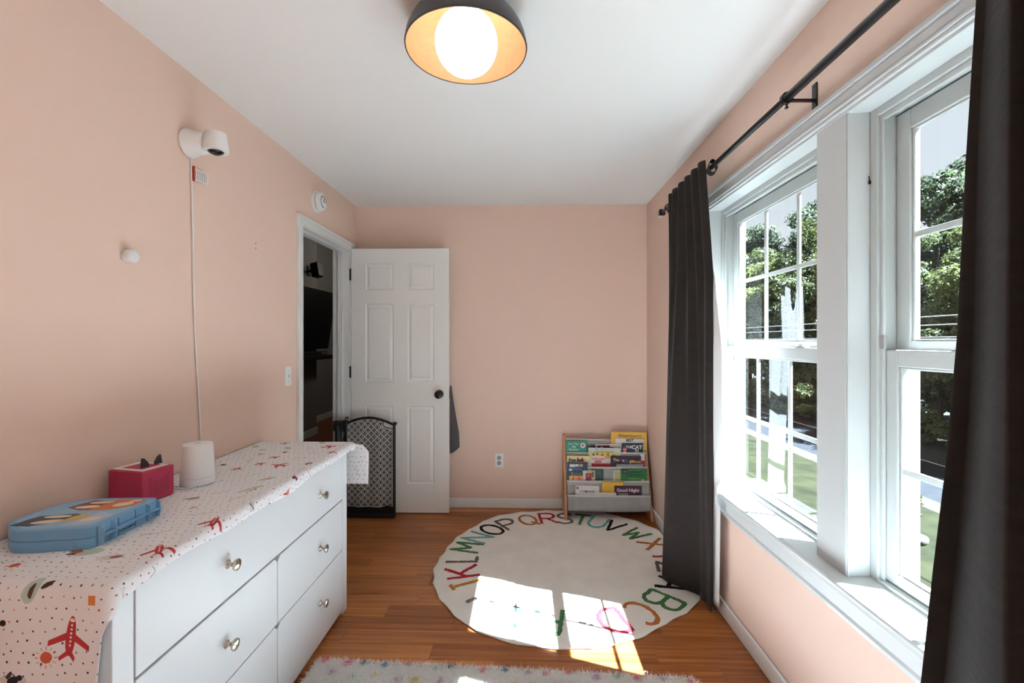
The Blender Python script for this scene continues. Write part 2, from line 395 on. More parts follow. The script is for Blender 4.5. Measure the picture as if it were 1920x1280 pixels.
MB().box(dx1-.0005,dx1+.0015,dy0+.006,dy1-.006,.890,.960).build('latch_plate', CHROME, dr)
for z in (1.848, 1.094, .24):
    hb = MB(); hb.tube([(dx0-.006,dy0-.005,z-.045),(dx0-.006,dy0-.005,z+.045)],.0065,10); hb.box(dx0-.014,dx0-.002,dy0-.003,dy0+.001,z-.044,z+.044)
    hb.build('hinge', BLACK, dr)
# hall
HX = -3.42
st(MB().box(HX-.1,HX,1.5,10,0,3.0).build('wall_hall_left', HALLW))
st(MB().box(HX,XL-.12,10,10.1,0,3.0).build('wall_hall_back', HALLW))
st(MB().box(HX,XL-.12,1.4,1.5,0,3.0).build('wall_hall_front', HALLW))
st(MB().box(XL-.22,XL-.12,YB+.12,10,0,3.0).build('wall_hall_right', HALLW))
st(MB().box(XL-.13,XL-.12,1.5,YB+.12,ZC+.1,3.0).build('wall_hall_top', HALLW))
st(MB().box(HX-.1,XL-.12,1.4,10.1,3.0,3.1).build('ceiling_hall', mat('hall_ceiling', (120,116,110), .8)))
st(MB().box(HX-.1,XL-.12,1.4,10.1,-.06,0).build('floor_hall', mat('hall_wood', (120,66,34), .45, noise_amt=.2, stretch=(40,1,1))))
b = MB(); b.box(HX,HX+.015,6.5,10,0,.10); b.box(HX+.015,-2.985,6.501,6.516,0,.10); b.box(-2.999,-2.985,6.06,6.516,0,.10)
st(b.build('baseboard_hall', mat('hall_trim', (205,203,198), .5), bevel=.004))
b = MB(); b.box(HX,-3.0,4.5,6.5,0,3.0)
fp = st(b.build('wall_chimney', HALLW, origin=(-3.1,5.5,0)))
hl = bpy.data.lights.new('added_hall_fill', 'POINT'); hl.energy = 17; hl.shadow_soft_size = .15; hl.color = (1,.93,.85); ho = bpy.data.objects.new('added_hall_fill', hl); COL.objects.link(ho); ho.location = (-1.75,7.2,2.7)  # added unseen fill light that lifts the dark hall
MB().box(-3.0,-2.985,4.9,6.05,0,1.02).build('firebox', mat('firebox_black', (14,13,12), .7), fp)  # flat black slab marks the firebox opening
MB().box(-3.0,-2.80,4.35,6.62,1.08,1.14).build('mantel_shelf', mat('dark_mantel', (26,20,16), .5), fp, bevel=.006)
b = MB(); tvr = thing('television', 'large black wall television tilted above the dark mantel in the hall', 'television', (-2.99,5.9,1.32))
b = MB(); b.prism([(-2.93,1.225),(-2.90,1.225),(-2.78,2.035),(-2.81,2.035)],'y',5.2,6.66); b.build('screen', mat('screen_black', (10,10,11), .35), tvr, bevel=.004)
MB().box(-2.998,-2.875,5.8,6.1,1.50,1.72).build('wall_bracket', BLACK, tvr)
b = MB(); sb = thing('hall_speaker', 'small black speaker on a wall arm above the hall television', 'speaker', (-3.0,6.25,2.30))
b.tube([(-2.99,6.25,2.31),(-2.85,6.20,2.31)],.018,8); b.build('arm', BLACK, sb)
MB().box(-2.998,-2.985,6.20,6.30,2.24,2.38).build('mount_plate', BLACK, sb)
b = MB(); b.prism([(-2.87,2.20),(-2.77,2.225),(-2.80,2.41),(-2.90,2.385)],'y',6.07,6.23); b.build('cabinet', BLACKP, sb, bevel=.008)
sbx = thing('sound_bar', 'thin dark sound bar lying on the hall mantel', 'sound bar', (-2.88,6.2,1.14))
MB().box(-2.93,-2.84,5.4,6.5,1.142,1.195).build('housing', mat('sound_bar_grey', (44,40,38), .35), sbx, bevel=.01)
b = MB(); b.box(-2.838,-2.835,6.28,6.46,1.155,1.18); b.build('display_strip', mat('copper_strip', (150,96,76), .4), sbx)
# ------------------------------------------------------------------ ceiling lamp
lx, ly = -.185, 1.452
lamp = thing('ceiling_lamp', 'round flush ceiling lamp with dark dome, wood lining and glowing white globe', 'lamp', (lx,ly,ZC))
SHADE = mat('dark_bronze', (58,54,50), .45, metal=.3)
PLY = mat('pale_plywood', (178,134,94), .5, noise_amt=.07, noise_scale=9, stretch=(1,7,9))
RIM = 2.262
def dome(r0, h, n=14): return [(r0*math.cos(a*PI/2/n), RIM+h*math.sin(a*PI/2/n)) for a in range(n+1)]
prof = dome(.193, .150)
o = MB().lathe([(r, z-ZC) for r, z in prof], (lx,ly,ZC), 'z', 64, cap=False).build('shade', SHADE, lamp); sharp(o, 50)
prof = dome(.190, .147)[:-1]+[(.001, RIM+.147)]
o = MB().lathe([(r, z-ZC) for r, z in prof[::1]], (lx,ly,ZC), 'z', 64, cap=False).build('shade_lining', PLY, lamp); sharp(o, 50)
rb = MB()
rb.lathe([(.1935,RIM-.001-ZC),(.1945,RIM+.003-ZC),(.1935,RIM+.004-ZC)],(lx,ly,ZC),'z',64); rb.lathe([(.190,RIM-.0008-ZC),(.1935,RIM-.001-ZC)],(lx,ly,ZC),'z',64)
rb.f = [f for f in rb.f if len(f) == 4]; rb.mi = [0]*len(rb.f)
rb.build('rim', mat('dark_rim', (42,30,24), .5), lamp)
gm = mat('lamp_glass', (255,246,232), .4, emit=GLOBE)
gp = [(.0995*math.cos(a), .0995*math.sin(a)) for a in [(-PI/2+PI*i/24) for i in range(25)]]
gp[0] = (0,-.0995); gp[-1] = (0,.0995)
MB().lathe([(max(r,0), z+2.284-ZC) for r, z in gp], (lx,ly,ZC), 'z', 48).build('globe', gm, lamp, smooth=True)
MB().lathe([(.03,2.383-ZC),(.03,2.408-ZC)], (lx,ly,ZC), 'z', 24).build('lamp_holder', WHITEP, lamp)

# ------------------------------------------------------------------ dresser
ds = thing('dresser', 'wide white dresser with five drawers along the pink left wall', 'dresser', (-1.11,1.60,0))
XD, YD0, YD1 = -.886, .955, 2.250
b = MB(); b.box(-1.345,XD,YD0,YD0+.055,.02,.79); b.box(-1.345,XD,YD1-.050,YD1,.02,.79)
b.box(-1.345,XD,YD0,YD1,.79,.806); b.box(-1.345,-1.335,YD0+.055,YD1-.05,.03,.79); b.box(-1.335,XD-.022,YD0+.055,YD1-.05,.06,.075)
b.box(-1.335,XD-.03,1.600,1.618,.075,.55)
b.build('body', DRESS, ds, bevel=.002)
for x in (-1.335, XD-.05):
    for y in (YD0, YD1-.05): MB().box(x, x+.05, y, y+.05, 0, .02).build('leg', DRESS, ds, bevel=.001)
def drawer(y0, y1, z0, z1, knobs, ch=()):
    c = .016; pts = []
    for (u,v,k) in ((y0,z0,'a'),(y1,z0,'b'),(y1,z1,'c'),(y0,z1,'d')):
        if k in ch:
            sx = 1 if u == y0 else -1; sz = 1 if v == z0 else -1
            A, B = (u+sx*c, v), (u, v+sz*c)
            pts += [A,B] if k in 'bd' and False else ([B,A] if k in 'ac' else [A,B])
        else: pts.append((u,v))
    bb = MB(); bb.prism(pts, 'x', XD-.020, XD); d = bb.build('drawer', DRESS, ds, bevel=.0015)
    bb = MB(); bb.box(XD-.40,XD-.021,y0+.03,y1-.03,z0+.02,z1-.03)
    bb.build('drawer_box', DRESS, d)
    for (y, z) in knobs:
        kb = MB(); kb.lathe([(.0125,0),(.0125,.002),(.009,.005),(.006,.008),(.0055,.014),(.008,.019),(.0155,.023),(.0175,.027),(.0165,.031),(.010,.0335),(0,.034)], (XD,y,z), 'x', 24)
        sharp(kb.build('knob', CHROME, d), 50)
ym = 1.612
drawer(YD0+.060, YD1-.054, .563, .784, [(1.337,.664),(1.952,.664)])
drawer(YD0+.060, ym-.002, .317, .556, [(1.330,.430)], 'c'); drawer(ym+.002, YD1-.054, .317, .556, [(1.952,.433)], 'd')
drawer(YD0+.060, ym-.002, .020, .313, [(1.330,.195)], 'c'); drawer(ym+.002, YD1-.054, .020, .313, [(1.952,.195)], 'd')

# ------------------------------------------------------------------ printed cloth on the dresser
PX = 1700   # print pixels per metre
SL0 = .42   # hanging length at the near end
LT = 2.305-.945; SL1 = .225
UW, UH = .56, SL0+LT+SL1
iw, ih = int(UW*PX), int(UH*PX)
img = np.zeros((ih, iw, 4), np.float32); img[...] = (.915,.905,.915,1)
yy, xx = np.mgrid[0:ih, 0:iw].astype(np.float32); xx /= PX; yy /= PX
rng = np.random.RandomState(4)
def paint(mask, col, a=1.0):
    c = np.array(col, np.float32)/255; img[mask, :3] = img[mask, :3]*(1-a)+c*a
def win(cx, cy, r):
    x0, x1 = max(0,int((cx-r)*PX)), min(iw,int((cx+r)*PX)+1); y0, y1 = max(0,int((cy-r)*PX)), min(ih,int((cy+r)*PX)+1)
    return slice(y0,max(y0,y1)), slice(x0,max(x0,x1))
def ell(cx, cy, rx, ry, col, a=1.0, ang=0):
    s = win(cx, cy, max(rx,ry)*1.1); dx = xx[s]-cx; dy = yy[s]-cy; ca, sa = math.cos(ang), math.sin(ang)
    m_ = ((dx*ca+dy*sa)/rx)**2+((-dx*sa+dy*ca)/ry)**2 < 1
    c = np.array(col, np.float32)/255; sub = img[s]; sub[m_, :3] = sub[m_, :3]*(1-a)+c*a
def polyp(pts, col, a=1.0):
    cx = sum(p[0] for p in pts)/len(pts); cy = sum(p[1] for p in pts)/len(pts); r = max(max(abs(p[0]-cx),abs(p[1]-cy)) for p in pts)+.002
    s = win(cx, cy, r); X, Y = xx[s], yy[s]; ins = np.zeros(X.shape, bool); n = len(pts)
    for i in range(n):
        (x1,y1),(x2,y2) = pts[i], pts[(i+1)%n]
        if abs(y2-y1) < 1e-9: continue
        ins ^= ((y1 > Y) != (y2 > Y)) & (X < (x2-x1)*(Y-y1)/(y2-y1)+x1)
    c = np.array(col, np.float32)/255; sub = img[s]; sub[ins, :3] = sub[ins, :3]*(1-a)+c*a
def seg(p, q, w, col):
    d = math.hypot(q[0]-p[0], q[1]-p[1]); 
    if d < 1e-6: return
    nx, ny = -(q[1]-p[1])/d*w/2, (q[0]-p[0])/d*w/2
    polyp([(p[0]+nx,p[1]+ny),(q[0]+nx,q[1]+ny),(q[0]-nx,q[1]-ny),(p[0]-nx,p[1]-ny)], col)
RED, RUST, SAGE, GREY, OCHRE, BRN, PEACH = (172,52,54), (176,88,52), (176,192,176), (205,198,196), (206,152,72), (72,44,40), (224,184,160)
def xf(c, ang, sc_):
    ca, sa = math.cos(ang)*sc_, math.sin(ang)*sc_
    return lambda x, y: (c[0]+x*ca-y*sa, c[1]+x*sa+y*ca)
def plane(cx, cy, ang, sc_, col=RED):
    f = xf((cx,cy), ang, sc_); ell(*f(0,0), .042*sc_, .011*sc_, col, 1, ang)
    polyp([f(.008,.006),(f(-.014,.045)),f(-.026,.045),f(-.008,.006)], col); polyp([f(.008,-.006),f(-.014,-.045),f(-.026,-.045),f(-.008,-.006)], col)
    polyp([f(-.030,.004),f(-.046,.020),f(-.054,.018),f(-.040,0),f(-.054,-.012),f(-.044,-.014),f(-.030,-.004)], col)
    for i in range(6): ell(*f(-.020+.0085*i,0), .0026*sc_, .0026*sc_, (232,214,208), 1)
    ell(*f(.033,0), .004*sc_, .006*sc_, (232,214,208), 1, ang)
def sunm(cx, cy, r=.012):
    ell(cx, cy, r, r, (190,82,56))
    for k in range(12):
        a = k*PI/6; seg((cx+math.cos(a)*r*1.35, cy+math.sin(a)*r*1.35),(cx+math.cos(a)*r*1.95, cy+math.sin(a)*r*1.95), .0013, (190,110,84))
def bug(cx, cy, ang, sc_=1, col=RUST):
    f = xf((cx,cy), ang, sc_); ell(*f(0,0), .014*sc_, .008*sc_, col, 1, ang); ell(*f(.016,0), .006*sc_, .006*sc_, (40,34,34))
    for sx in (-.008,0,.008):
        seg(f(sx,.006), f(sx-.006,.017), .0016, (70,50,46)); seg(f(sx,-.006), f(sx-.006,-.017), .0016, (70,50,46))
    ell(*f(-.004,.013), .010*sc_, .004*sc_, (60,48,46), 1, ang+.5); ell(*f(-.004,-.013), .010*sc_, .004*sc_, (206,190,186), 1, ang-.5)
def branch(cx, cy, ang, ln=.07, col=(170,108,66)):
    f = xf((cx,cy), ang, 1); pts = [f(-ln/2+ln*i/10, .004*math.sin(i*.8)) for i in range(11)]
    for i in range(10): seg(pts[i], pts[i+1], .003-.0016*i/10, col)
def squig(cx, cy, ang, col=(96,72,66)):
    f = xf((cx,cy), ang, 1); pts = [f(-.03+.004*i, .006*math.sin(i*.9)) for i in range(16)]
    for i in range(15): seg(pts[i], pts[i+1], .0012, col)
def blob(cx, cy, ang, rx, ry, col, a=.8):
    ell(cx, cy, rx, ry, col, a, ang); ell(cx+rx*.3*math.cos(ang), cy+rx*.3*math.sin(ang), rx*.8, ry*.8, col, a, ang)
g = .0225
for j in range(int(UH/g)+1):
    for i in range(int(UW/g)+1):
        cx, cy = (i+.5*(j % 2))*g+rng.uniform(-.004,.004), j*g+rng.uniform(-.004,.004)
        col = [BRN,(60,36,34),(150,70,50),(196,140,80),(150,136,130)][rng.choice(5, p=[.30,.14,.18,.08,.30])]
        r = rng.uniform(.0015,.0024); ell(cx, cy, r, r*1.1, col)
# (x across the cloth from the wall, s along it from the near hem)
def XS(x, z=None, y=None): return (x+1.345, (SL0-(.822-z)) if z is not None else SL0+(y-.945))
motifs_rng = np.random.RandomState(9); taken = []
def put(fn, c, *a):
    taken.append(c); fn(c[0], c[1], *a)
put(plane, XS(-.955, z=.706), PI/2-.12, 1.0)
put(sunm, XS(-1.005, z=.662)); put(bug, XS(-1.115, z=.732), .1, 1.1)
put(lambda x,y: (blob(x,y,PI/2-.2,.026,.016,SAGE), ell(x+.002,y-.002,.005,.014,(84,52,48)), ell(x+.030,y+.010,.012,.006,(70,50,46),1,.6)), XS(-1.045, z=.800))
put(lambda x,y: (ell(x,y,.03,.012,GREY), bug(x,y,.4,1.0,(40,36,40))), XS(-1.075, z=.614)); put(squig, XS(-1.02,z=.59), .2)
put(lambda x,y: polyp([(x-.008,y-.010),(x+.008,y-.010),(x+.008,y+.010),(x-.008,y+.010)], (206,124,58)), XS(-.908, z=.782))
put(plane, XS(-.900, y=1.09), 2.2, .8); put(plane, XS(-.885, y=1.27), 1.9, .8); put(plane, XS(-1.02, y=1.86), PI-.2, .85); put(plane, XS(-.945, y=2.20), .5, .85); put(plane, XS(-.83, z=.775), 0, .01)
put(lambda x,y: (blob(x,y,.3,.03,.02,SAGE), bug(x-.03,y+.002,2.8,1.1)), XS(-1.06, y=1.07))
put(lambda x,y: (blob(x,y,.3,.026,.016,GREY), ell(x+.014,y+.004,.014,.006,(120,60,60),1,.3)), XS(-.985, y=1.045))
put(branch, XS(-.985, y=1.185), .6); put(branch, XS(-1.03, y=1.52), .9); put(branch, XS(-.925, y=1.0), .8, .04, PEACH)
put(sunm, XS(-1.165, y=1.0), .010); put(squig, XS(-1.22, y=1.01), .2); put(squig, XS(-.965, y=1.32), .5)
put(lambda x,y: (blob(x,y,1.2,.045,.010,SAGE), [ell(x+.012+.004*k,y-.03+.016*k,.006,.005,[OCHRE,RUST,(96,40,36),SAGE][k%4]) for k in range(5)]), XS(-.955, y=1.55))
put(lambda x,y: polyp([(x-.012,y-.01),(x+.004,y-.014),(x+.012,y+.01),(x-.004,y+.014)], (206,190,180)), XS(-1.02, y=1.37))
put(lambda x,y: (ell(x,y,.03,.014,GREY), ell(x+.004,y+.004,.018,.005,(120,84,76),1,.9)), XS(-1.085, y=1.45))
cands = [plane, bug, branch, squig, lambda x,y,a: (blob(x,y,a,.03,.014,SAGE), ell(x+.01,y,.008,.005,OCHRE)), lambda x,y,a: (ell(x,y,.02,.010,GREY,1,a), seg((x-.012,y-.004),(x+.014,y+.006),.004,(96,60,54))), bug]
n_try = 0
while n_try < 900:
    n_try += 1; c = (motifs_rng.uniform(.02,UW-.02), motifs_rng.uniform(.02,UH-.02))
    if any(math.hypot(c[0]-t[0], c[1]-t[1]) < .082 for t in taken): continue
    taken.append(c); k = motifs_rng.randint(len(cands)); a = motifs_rng.uniform(0, 2*PI)
    if k == 0: plane(c[0], c[1], a, .55, RED)
    elif k in (1,6): bug(c[0], c[1], a, motifs_rng.uniform(.7,1.1), [RUST,(60,48,46),(140,60,54)][motifs_rng.randint(3)])
    else: cands[k](c[0], c[1], a)
im = bpy.data.images.new('toy_print', iw, ih); im.pixels.foreach_set(img.ravel()); im.update(); im.pack()
cm = bpy.data.materials.new('printed_cotton'); cm.use_nodes = True; nt = cm.node_tree; p = nt.nodes['Principled BSDF']; p.inputs['Roughness'].default_value = .8; p.inputs['Specular IOR Level'].default_value = .2
ti = N(nt, 'ShaderNodeTexImage'); ti.image = im; nt.links.new(ti.outputs[0], p.inputs['Base Color'])
# the cloth: a sheet over the top, hanging at both ends, with a short lip over the front edge
ZT = .8165; R = .016
def path(s):
    """s along the cloth -> (y, z, how far it is on the top: 0 hanging .. 1 top)"""
    if s < SL0:
        d = SL0-s
        if d < R*1.57: a = d/R; return .945+R-R*math.sin(a)-.006, ZT-R+R*math.cos(a), 1-d/(R*1.57), 0
        return .939-.004*math.sin(d*9), ZT-R-(d-R*1.57), 0, 0
    s2 = s-SL0
    if s2 < LT: return .939+R+(LT-R)*(s2/LT), ZT, 1, 0
    d = s2-LT
    if d < R*1.57: a = d/R; return .939+LT+R*math.sin(a)-.002, ZT-R+R*math.cos(a), 1-d/(R*1.57), 1
    return .939+LT+R-.002+.003*math.sin(d*20), ZT-R-(d-R*1.57), 0, 1
NU, NV = 64, 190
vs, uvs = [], []
for j in range(NV+1):
    s = UH*j/NV; y, z, top, end = path(s)
    lip = .034+.006*math.sin(s*7.3)+.004*math.sin(s*17+1)
    hang = max(0, SL0-s)
    if s < SL0: lip = lip*max(0, 1-hang/.11)-.035*min(1, hang/.3)
    if s > SL0+LT: lip = .022+.050*min(1, (s-SL0-LT)/.06)
    for i in range(NU+1):
        t = i/NU; w = .474+lip; u = t*w; xe = .472
        rip = .0015*fbm(u*6, s*5, 3)
        if u < xe-.012: X, dn = -1.345+u, 0.0; ov = 0
        else:
            d = u-(xe-.012); rr = .018
            a = min(d/rr, 1.42); X = -1.345+xe-.012+rr*math.sin(a); dn = rr*(1-math.cos(a)); ov = 0
            if d/rr > 1.42: X += (d-rr*1.42)*.15; dn += (d-rr*1.42)*.985
            ov = d
        if end == 0: # near end: the lip wraps round the corner onto the front
            hx, hy = X, y+dn*.9
            hz = z+rip-.25*ov*(1-top)*0
            if u < xe: hy += -.006*abs(math.sin(u*14+s*3))*(1-top)
            P_top = (X, y, z-dn+.002*(dn > 0)+rip*.6); P_h = (hx, hy, hz)
            if s >= SL0+.0001: top = 1
            # fade: blend corner over the first few cm of top
            q = top
        else:
            flat = -1.345+min(u, w)*1.0
            P_h = (flat, y+.004*math.sin(u*30)*0, z+rip); P_top = (X, y, z-dn+rip*.6); q = top
        P = tuple(P_h[k]*(1-q)+P_top[k]*q for k in range(3))
        vs.append(P); uvs.append((u/UW, s/UH))
me = bpy.data.meshes.new('tablecloth'); fs = [(j*(NU+1)+i, j*(NU+1)+i+1, (j+1)*(NU+1)+i+1, (j+1)*(NU+1)+i) for j in range(NV) for i in range(NU)]
org = Vector((-1.11,1.6,.806)); me.from_pydata([tuple(Vector(v)-org) for v in vs], [], fs); me.materials.append(cm)
ul = me.uv_layers.new(name='UVMap')
for lp in me.loops: ul.data[lp.index].uv = uvs[lp.vertex_index]
me.polygons.foreach_set('use_smooth', [True]*len(me.polygons))
cloth = bpy.data.objects.new('tablecloth', me); COL.objects.link(cloth); cloth.location = org
md = cloth.modifiers.new('thickness', 'SOLIDIFY'); md.thickness = .0015; md.offset = 1
tag(cloth, 'pale pink cotton cloth printed with red planes, spread over the white dresser', 'tablecloth')

# ------------------------------------------------------------------ things on the dresser
TZ = .8185
BLUE = mat('sky_blue_plastic', (112,160,196), .4); BLUED = mat('sky_blue_ribs', (122,168,202), .4)
cs = thing('carry_case', 'light blue plastic carry case lying flat on the printed cloth', 'case', (-1.182,1.190,TZ), math.radians(3))
def rounded(x0,x1,y0,y1,rs,n=5):
    pts = []
    for (cx,cy,a0,r) in ((x1,y1,0,rs[0]),(x0,y1,PI/2,rs[1]),(x0,y0,PI,rs[2]),(x1,y0,1.5*PI,rs[3])):
        sx = -1 if cx == x1 else 1; sy = -1 if cy == y1 else 1
        for k in range(n+1):
            a = a0+PI/2*k/n; pts.append((cx+sx*r+r*math.cos(a), cy+sy*r+r*math.sin(a)))
    return pts
def outline(ins=0):
    x0,x1,y0,y1 = -.132+ins,.116-ins,-.118+ins,.113-ins
    P = [(x1,y0+.030),(x1,y1-.015),(x1-.004,y1-.004),(x1-.015,y1)]
    P += [(x0+.05,y1),(x0+.012,y1-.04),(x0,y1-.06),(x0,y0+.060),(x0+.006,y0+.048),(x0+.060,y0+.003),(x0+.075,y0-.003),(x0+.09,y0-.004),(x0+.13,y0-.004),(x0+.145,y0-.001),(x0+.16,y0+.003),(x1-.06,y0+.004),(x1-.03,y0+.008),(x1-.010,y0+.016)]
    for _ in range(2): P = [q for i in range(len(P)) for q in ((P[i-1][0]*.25+P[i][0]*.75, P[i-1][1]*.25+P[i][1]*.75), (P[i][0]*.75+P[(i+1)%len(P)][0]*.25, P[i][1]*.75+P[(i+1)%len(P)][1]*.25))]
    return P
b = MB(); b.prism(outline(), 'z', 0, .0265); b.build('case_bottom', BLUE, cs, local=True, bevel=.002)
b = MB(); b.prism(outline(), 'z', .0268, .054); b.build('case_lid', BLUE, cs, local=True, bevel=.003, seg=3)
b = MB(); b.box(.116,.130,-.088,.105,.0255,.0285); lt = b.build('case_rim', BLUED, cs, local=True, bevel=.0008)
for y in (-.030,.025): MB().box(.1155,.1175,y-.001,y+.001,.004,.050).build('rib', mat('darker_blue_rib',(84,126,160),.5), cs, local=True)  # thin upright strips in a darker blue
for (y0,y1) in ((-.088,-.052),(.064,.100)):
    b = MB()
    for y in (y0,y1):
        b.prism([(.115,.004),(.127,.004),(.130,.026),(.130,.044),(.125,.051),(.115,.052)],'y',y-.0016,y+.0016)
    b.box(.1155,.1175,y0,y1,.030,.050)
    b.build('latch', BLUED, cs, local=True, bevel=.0008)
text_mesh('LUNCHBOX', .0095, mat('blue_ink',(58,92,122),.5), 'maker_lettering', cs, (.1165,.0,.012), (PI/2,0,PI/2), bold=.0001)
# lid print: plain colour patches
art = MB(); AM = [mat(n_, c_, .45) for n_, c_ in (('art_sky',(140,180,206)),('art_navy',(52,58,76)),('art_yellow',(206,164,76)),('art_rust',(190,110,58)),('art_cream',(226,204,178)),('art_pale',(172,190,212)),('art_maroon',(122,54,40)))]
def patch(mi, pts, h):
    art.cur = mi; art.prism(pts, 'z', .054, .054+h)
def opatch(mi, cx, cy, rx, ry, h, ang=0, n=20):
    patch(mi, [(cx+rx*math.cos(t)*math.cos(ang)-ry*math.sin(t)*math.sin(ang), cy+rx*math.cos(t)*math.sin(ang)+ry*math.sin(t)*math.cos(ang)) for t in [2*PI*k/n for k in range(n)]], h)
patch(0, [(q[0]*.93, q[1]*.93) for q in outline(.004)], .0004)
_patch = patch
def patch(mi, pts, h): _patch(mi, [(max(-.115,q[0])*.9-.004, q[1]*.92) for q in pts], h)
patch(1, [(-.105,-.098),(-.05,-.104),(.015,-.06),(.03,-.03),(.0,-.012),(-.09,-.03),(-.10,-.06)], .0006)
patch(2, [(.0,-.075),(.04,-.06),(.05,-.03),(.03,-.012),(.01,-.03)], .0008); opatch(4, -.030,-.072,.038,.013,.0008,.25); opatch(4,-.036,-.035,.036,.010,.0008,.1)
patch(5, [(.03,-.105),(.10,-.085),(.108,-.02),(.06,.0),(.05,-.04)], .0006); opatch(4,.075,-.055,.024,.014,.0008,.4)
patch(6, [(-.075,.035),(-.02,.012),(.02,.02),(.03,.09),(-.05,.098)], .0006)
patch(3, [(.0,.01),(.06,.015),(.112,.05),(.112,.10),(.02,.104),(.012,.05)], .0007); opatch(4,-.020,.040,.034,.012,.0009,.1); opatch(4,-.010,.078,.034,.011,.0009,.1); opatch(4,.070,.060,.026,.018,.0009,.4); opatch(4,.085,.09,.018,.008,.0009,.2)
art.build('lid_print', AM, cs, local=True)
hb = thing('music_box', 'raspberry red toy music box with black cat ears on top', 'toy', (-1.192,1.388,TZ), math.radians(-12))
RASP = mat('raspberry_fabric', (172,40,74), .65, bump=.1, bump_scale=900)
b = MB(); b.prism(rounded(-.140,0,0,.106,[.004]*4,2), 'z', .003, .101)
o = b.build('shell', RASP, hb, local=True, bevel=.006, seg=3)
b = MB(); b.box(-.134,-.012,.010,.096,.1012,.1040); b.build('top_plate', mat('cream_plastic',(232,226,216),.4), hb, local=True, bevel=.001)
b = MB(); b.box(-.110,-.028,.022,.084,.1041,.1046); b.build('top_pad', RASP, hb, local=True)
b = MB(); b.box(-.132,-.006,.006,.10,0,.003); b.build('foot', BLACKP, hb, local=True)
for (y, tilt) in ((.044,-.4),(.088,.35)):
    b = MB(); pts = [(-.013,0),(.013,0),(.011,.012),(.004+tilt*.012,.028),(tilt*.02,.031),(-.006+tilt*.01,.025),(-.012,.010)]
    b.prism([(y+u, .1046+v) for u, v in pts], 'x', -.050, -.043); b.build('ear', BLACKP, hb, local=True, bevel=.002)
b = MB()
for i in range(11):
    for k in range(12):
        u = .022+.0062*i; v = .018+.0056*k; ear = .062+ (abs(i-5)/5)**1.6*.022
        if v > ear or math.hypot((u-.053)/.038, (v-.050)/.036) > 1.0 and v < .05: continue
        b.lathe([(.0014,0),(.0014,.0004)], (0,u,v), 'x', 6)
sh = b.build('speaker_holes', mat('hole_dark',(46,8,18),.8), hb, local=True); sh['kind'] = 'stuff'
hub = thing('monitor_hub', 'white tapered cylinder monitor hub standing on the printed cloth', 'monitor', (-1.178,1.612,TZ))
HUBM = mat('hub_white', (240,240,241), .45)
b = MB(); b.lathe([(.050,.001),(.0535,.002),(.0545,.006),(.0533,.027)], (0,0,0), 'z', 48); sharp(b.build('hub_base', HUBM, hub, local=True), 50)
b = MB(); b.lathe([(.0535,.028),(.0470,.140),(.0455,.1435),(.042,.1452),(0,.1456)], (0,0,0), 'z', 48); sharp(b.build('hub_body', HUBM, hub, local=True), 50)
b = MB(); b.lathe([(.0505,0),(.0505,.0012)], (0,0,0), 'z', 32); b.build('foot_ring', mat('rubber_grey',(70,68,66),.8), hub, local=True)
b = MB(); b.box(-.012,.012,-.0025,.0025,.1456,.1461); b.build('status_slot', GREYP, hub, local=True, bevel=.001)
b = MB(); b.tube([(.03,-.045,.004),(.02,-.07,.0045),(-.02,-.075,.004),(-.06,-.05,.004),(-.10,-.03,.0045)], .0028, 8); b.build('power_lead', WHITEP, hub, local=True, smooth=True)

# ------------------------------------------------------------------ things on the left wall
cmr = thing('wall_camera', 'white baby camera on a flared mount high on the left wall', 'camera', (XL,1.800,2.128))
b = MB(); b.lathe([(.057,0),(.057,.003),(.053,.014),(.047,.032),(.043,.052),(.041,.068),(.034,.074)], (XL+.004,1.800,2.128), 'x', 36); sharp(b.build('mount', WHITEP, cmr), 45)
b = MB(); b.lathe([(.050,0),(.050,.004)], (XL,1.800,2.128), 'x', 24); b.build('back_plate', BLACKP, cmr)
b = MB(); b.lathe([(.0,.040),(.034,.040),(.037,.038),(.047,-.034),(.046,-.036),(.030,-.036)], (XL+.112,1.802,2.130), 'z', 36); o = sharp(b.build('camera_head', WHITEP, cmr), 40)
b = MB(); b.lathe([(0,-.050),(.012,-.048),(.024,-.042),(.030,-.0355)], (XL+.112,1.802,2.130), 'z', 28); b.build('lens', mat('lens_black',(16,12,12),.12), cmr, smooth=True)
pts = [(XL+.006,1.807+.06*(t**1.5)+.003*math.sin(t*9), 2.078-1.255*t) for t in [i/30 for i in range(31)]]
b = MB(); b.tube(pts, .0026, 8); cb = b.build('power_cord', WHITEP, cmr, smooth=True)
PAPER = mat('label_paper', (226,220,212), .7)
b = MB(); b.box(XL+.003,XL+.0105,1.818,1.824,1.985,2.045); b.build('red_wrap', mat('label_red',(170,44,34),.6), cb)
b = MB(); b.poly([(XL+.006,1.824,2.040),(XL+.024,1.882,2.036),(XL+.024,1.882,1.988),(XL+.006,1.824,1.990)], [(0,1,2,3)]); b.build('warning_label', PAPER, cb, solid=.0006)
b = MB()
for k in range(7): 
    q = k/7; xa = XL+.0085+.0152*q; ya = 1.829+.050*q
    b.box(xa, xa+.0006, ya, ya+.0018, 1.994, 2.032)
b.build('fine_print', mat('ink_grey',(96,92,88),.8), cb)
nb = thing('wall_button', 'small round white button stuck on the left wall', 'button', (XL,1.512,1.620))
b = MB(); b.lathe([(.021,0),(.0225,.003),(.0225,.024),(.020,.029),(.010,.032),(0,.0325)], (XL+.003,1.512,1.620), 'x', 32); sharp(b.build('cap', WHITEP, nb), 60)
b = MB(); b.lathe([(.017,0),(.017,.003)], (XL,1.512,1.620), 'x', 24); b.build('pad', GREYP, nb)
sd = thing('smoke_detector', 'round white smoke detector on the wall above the door frame', 'smoke detector', (XL,2.925,2.237))
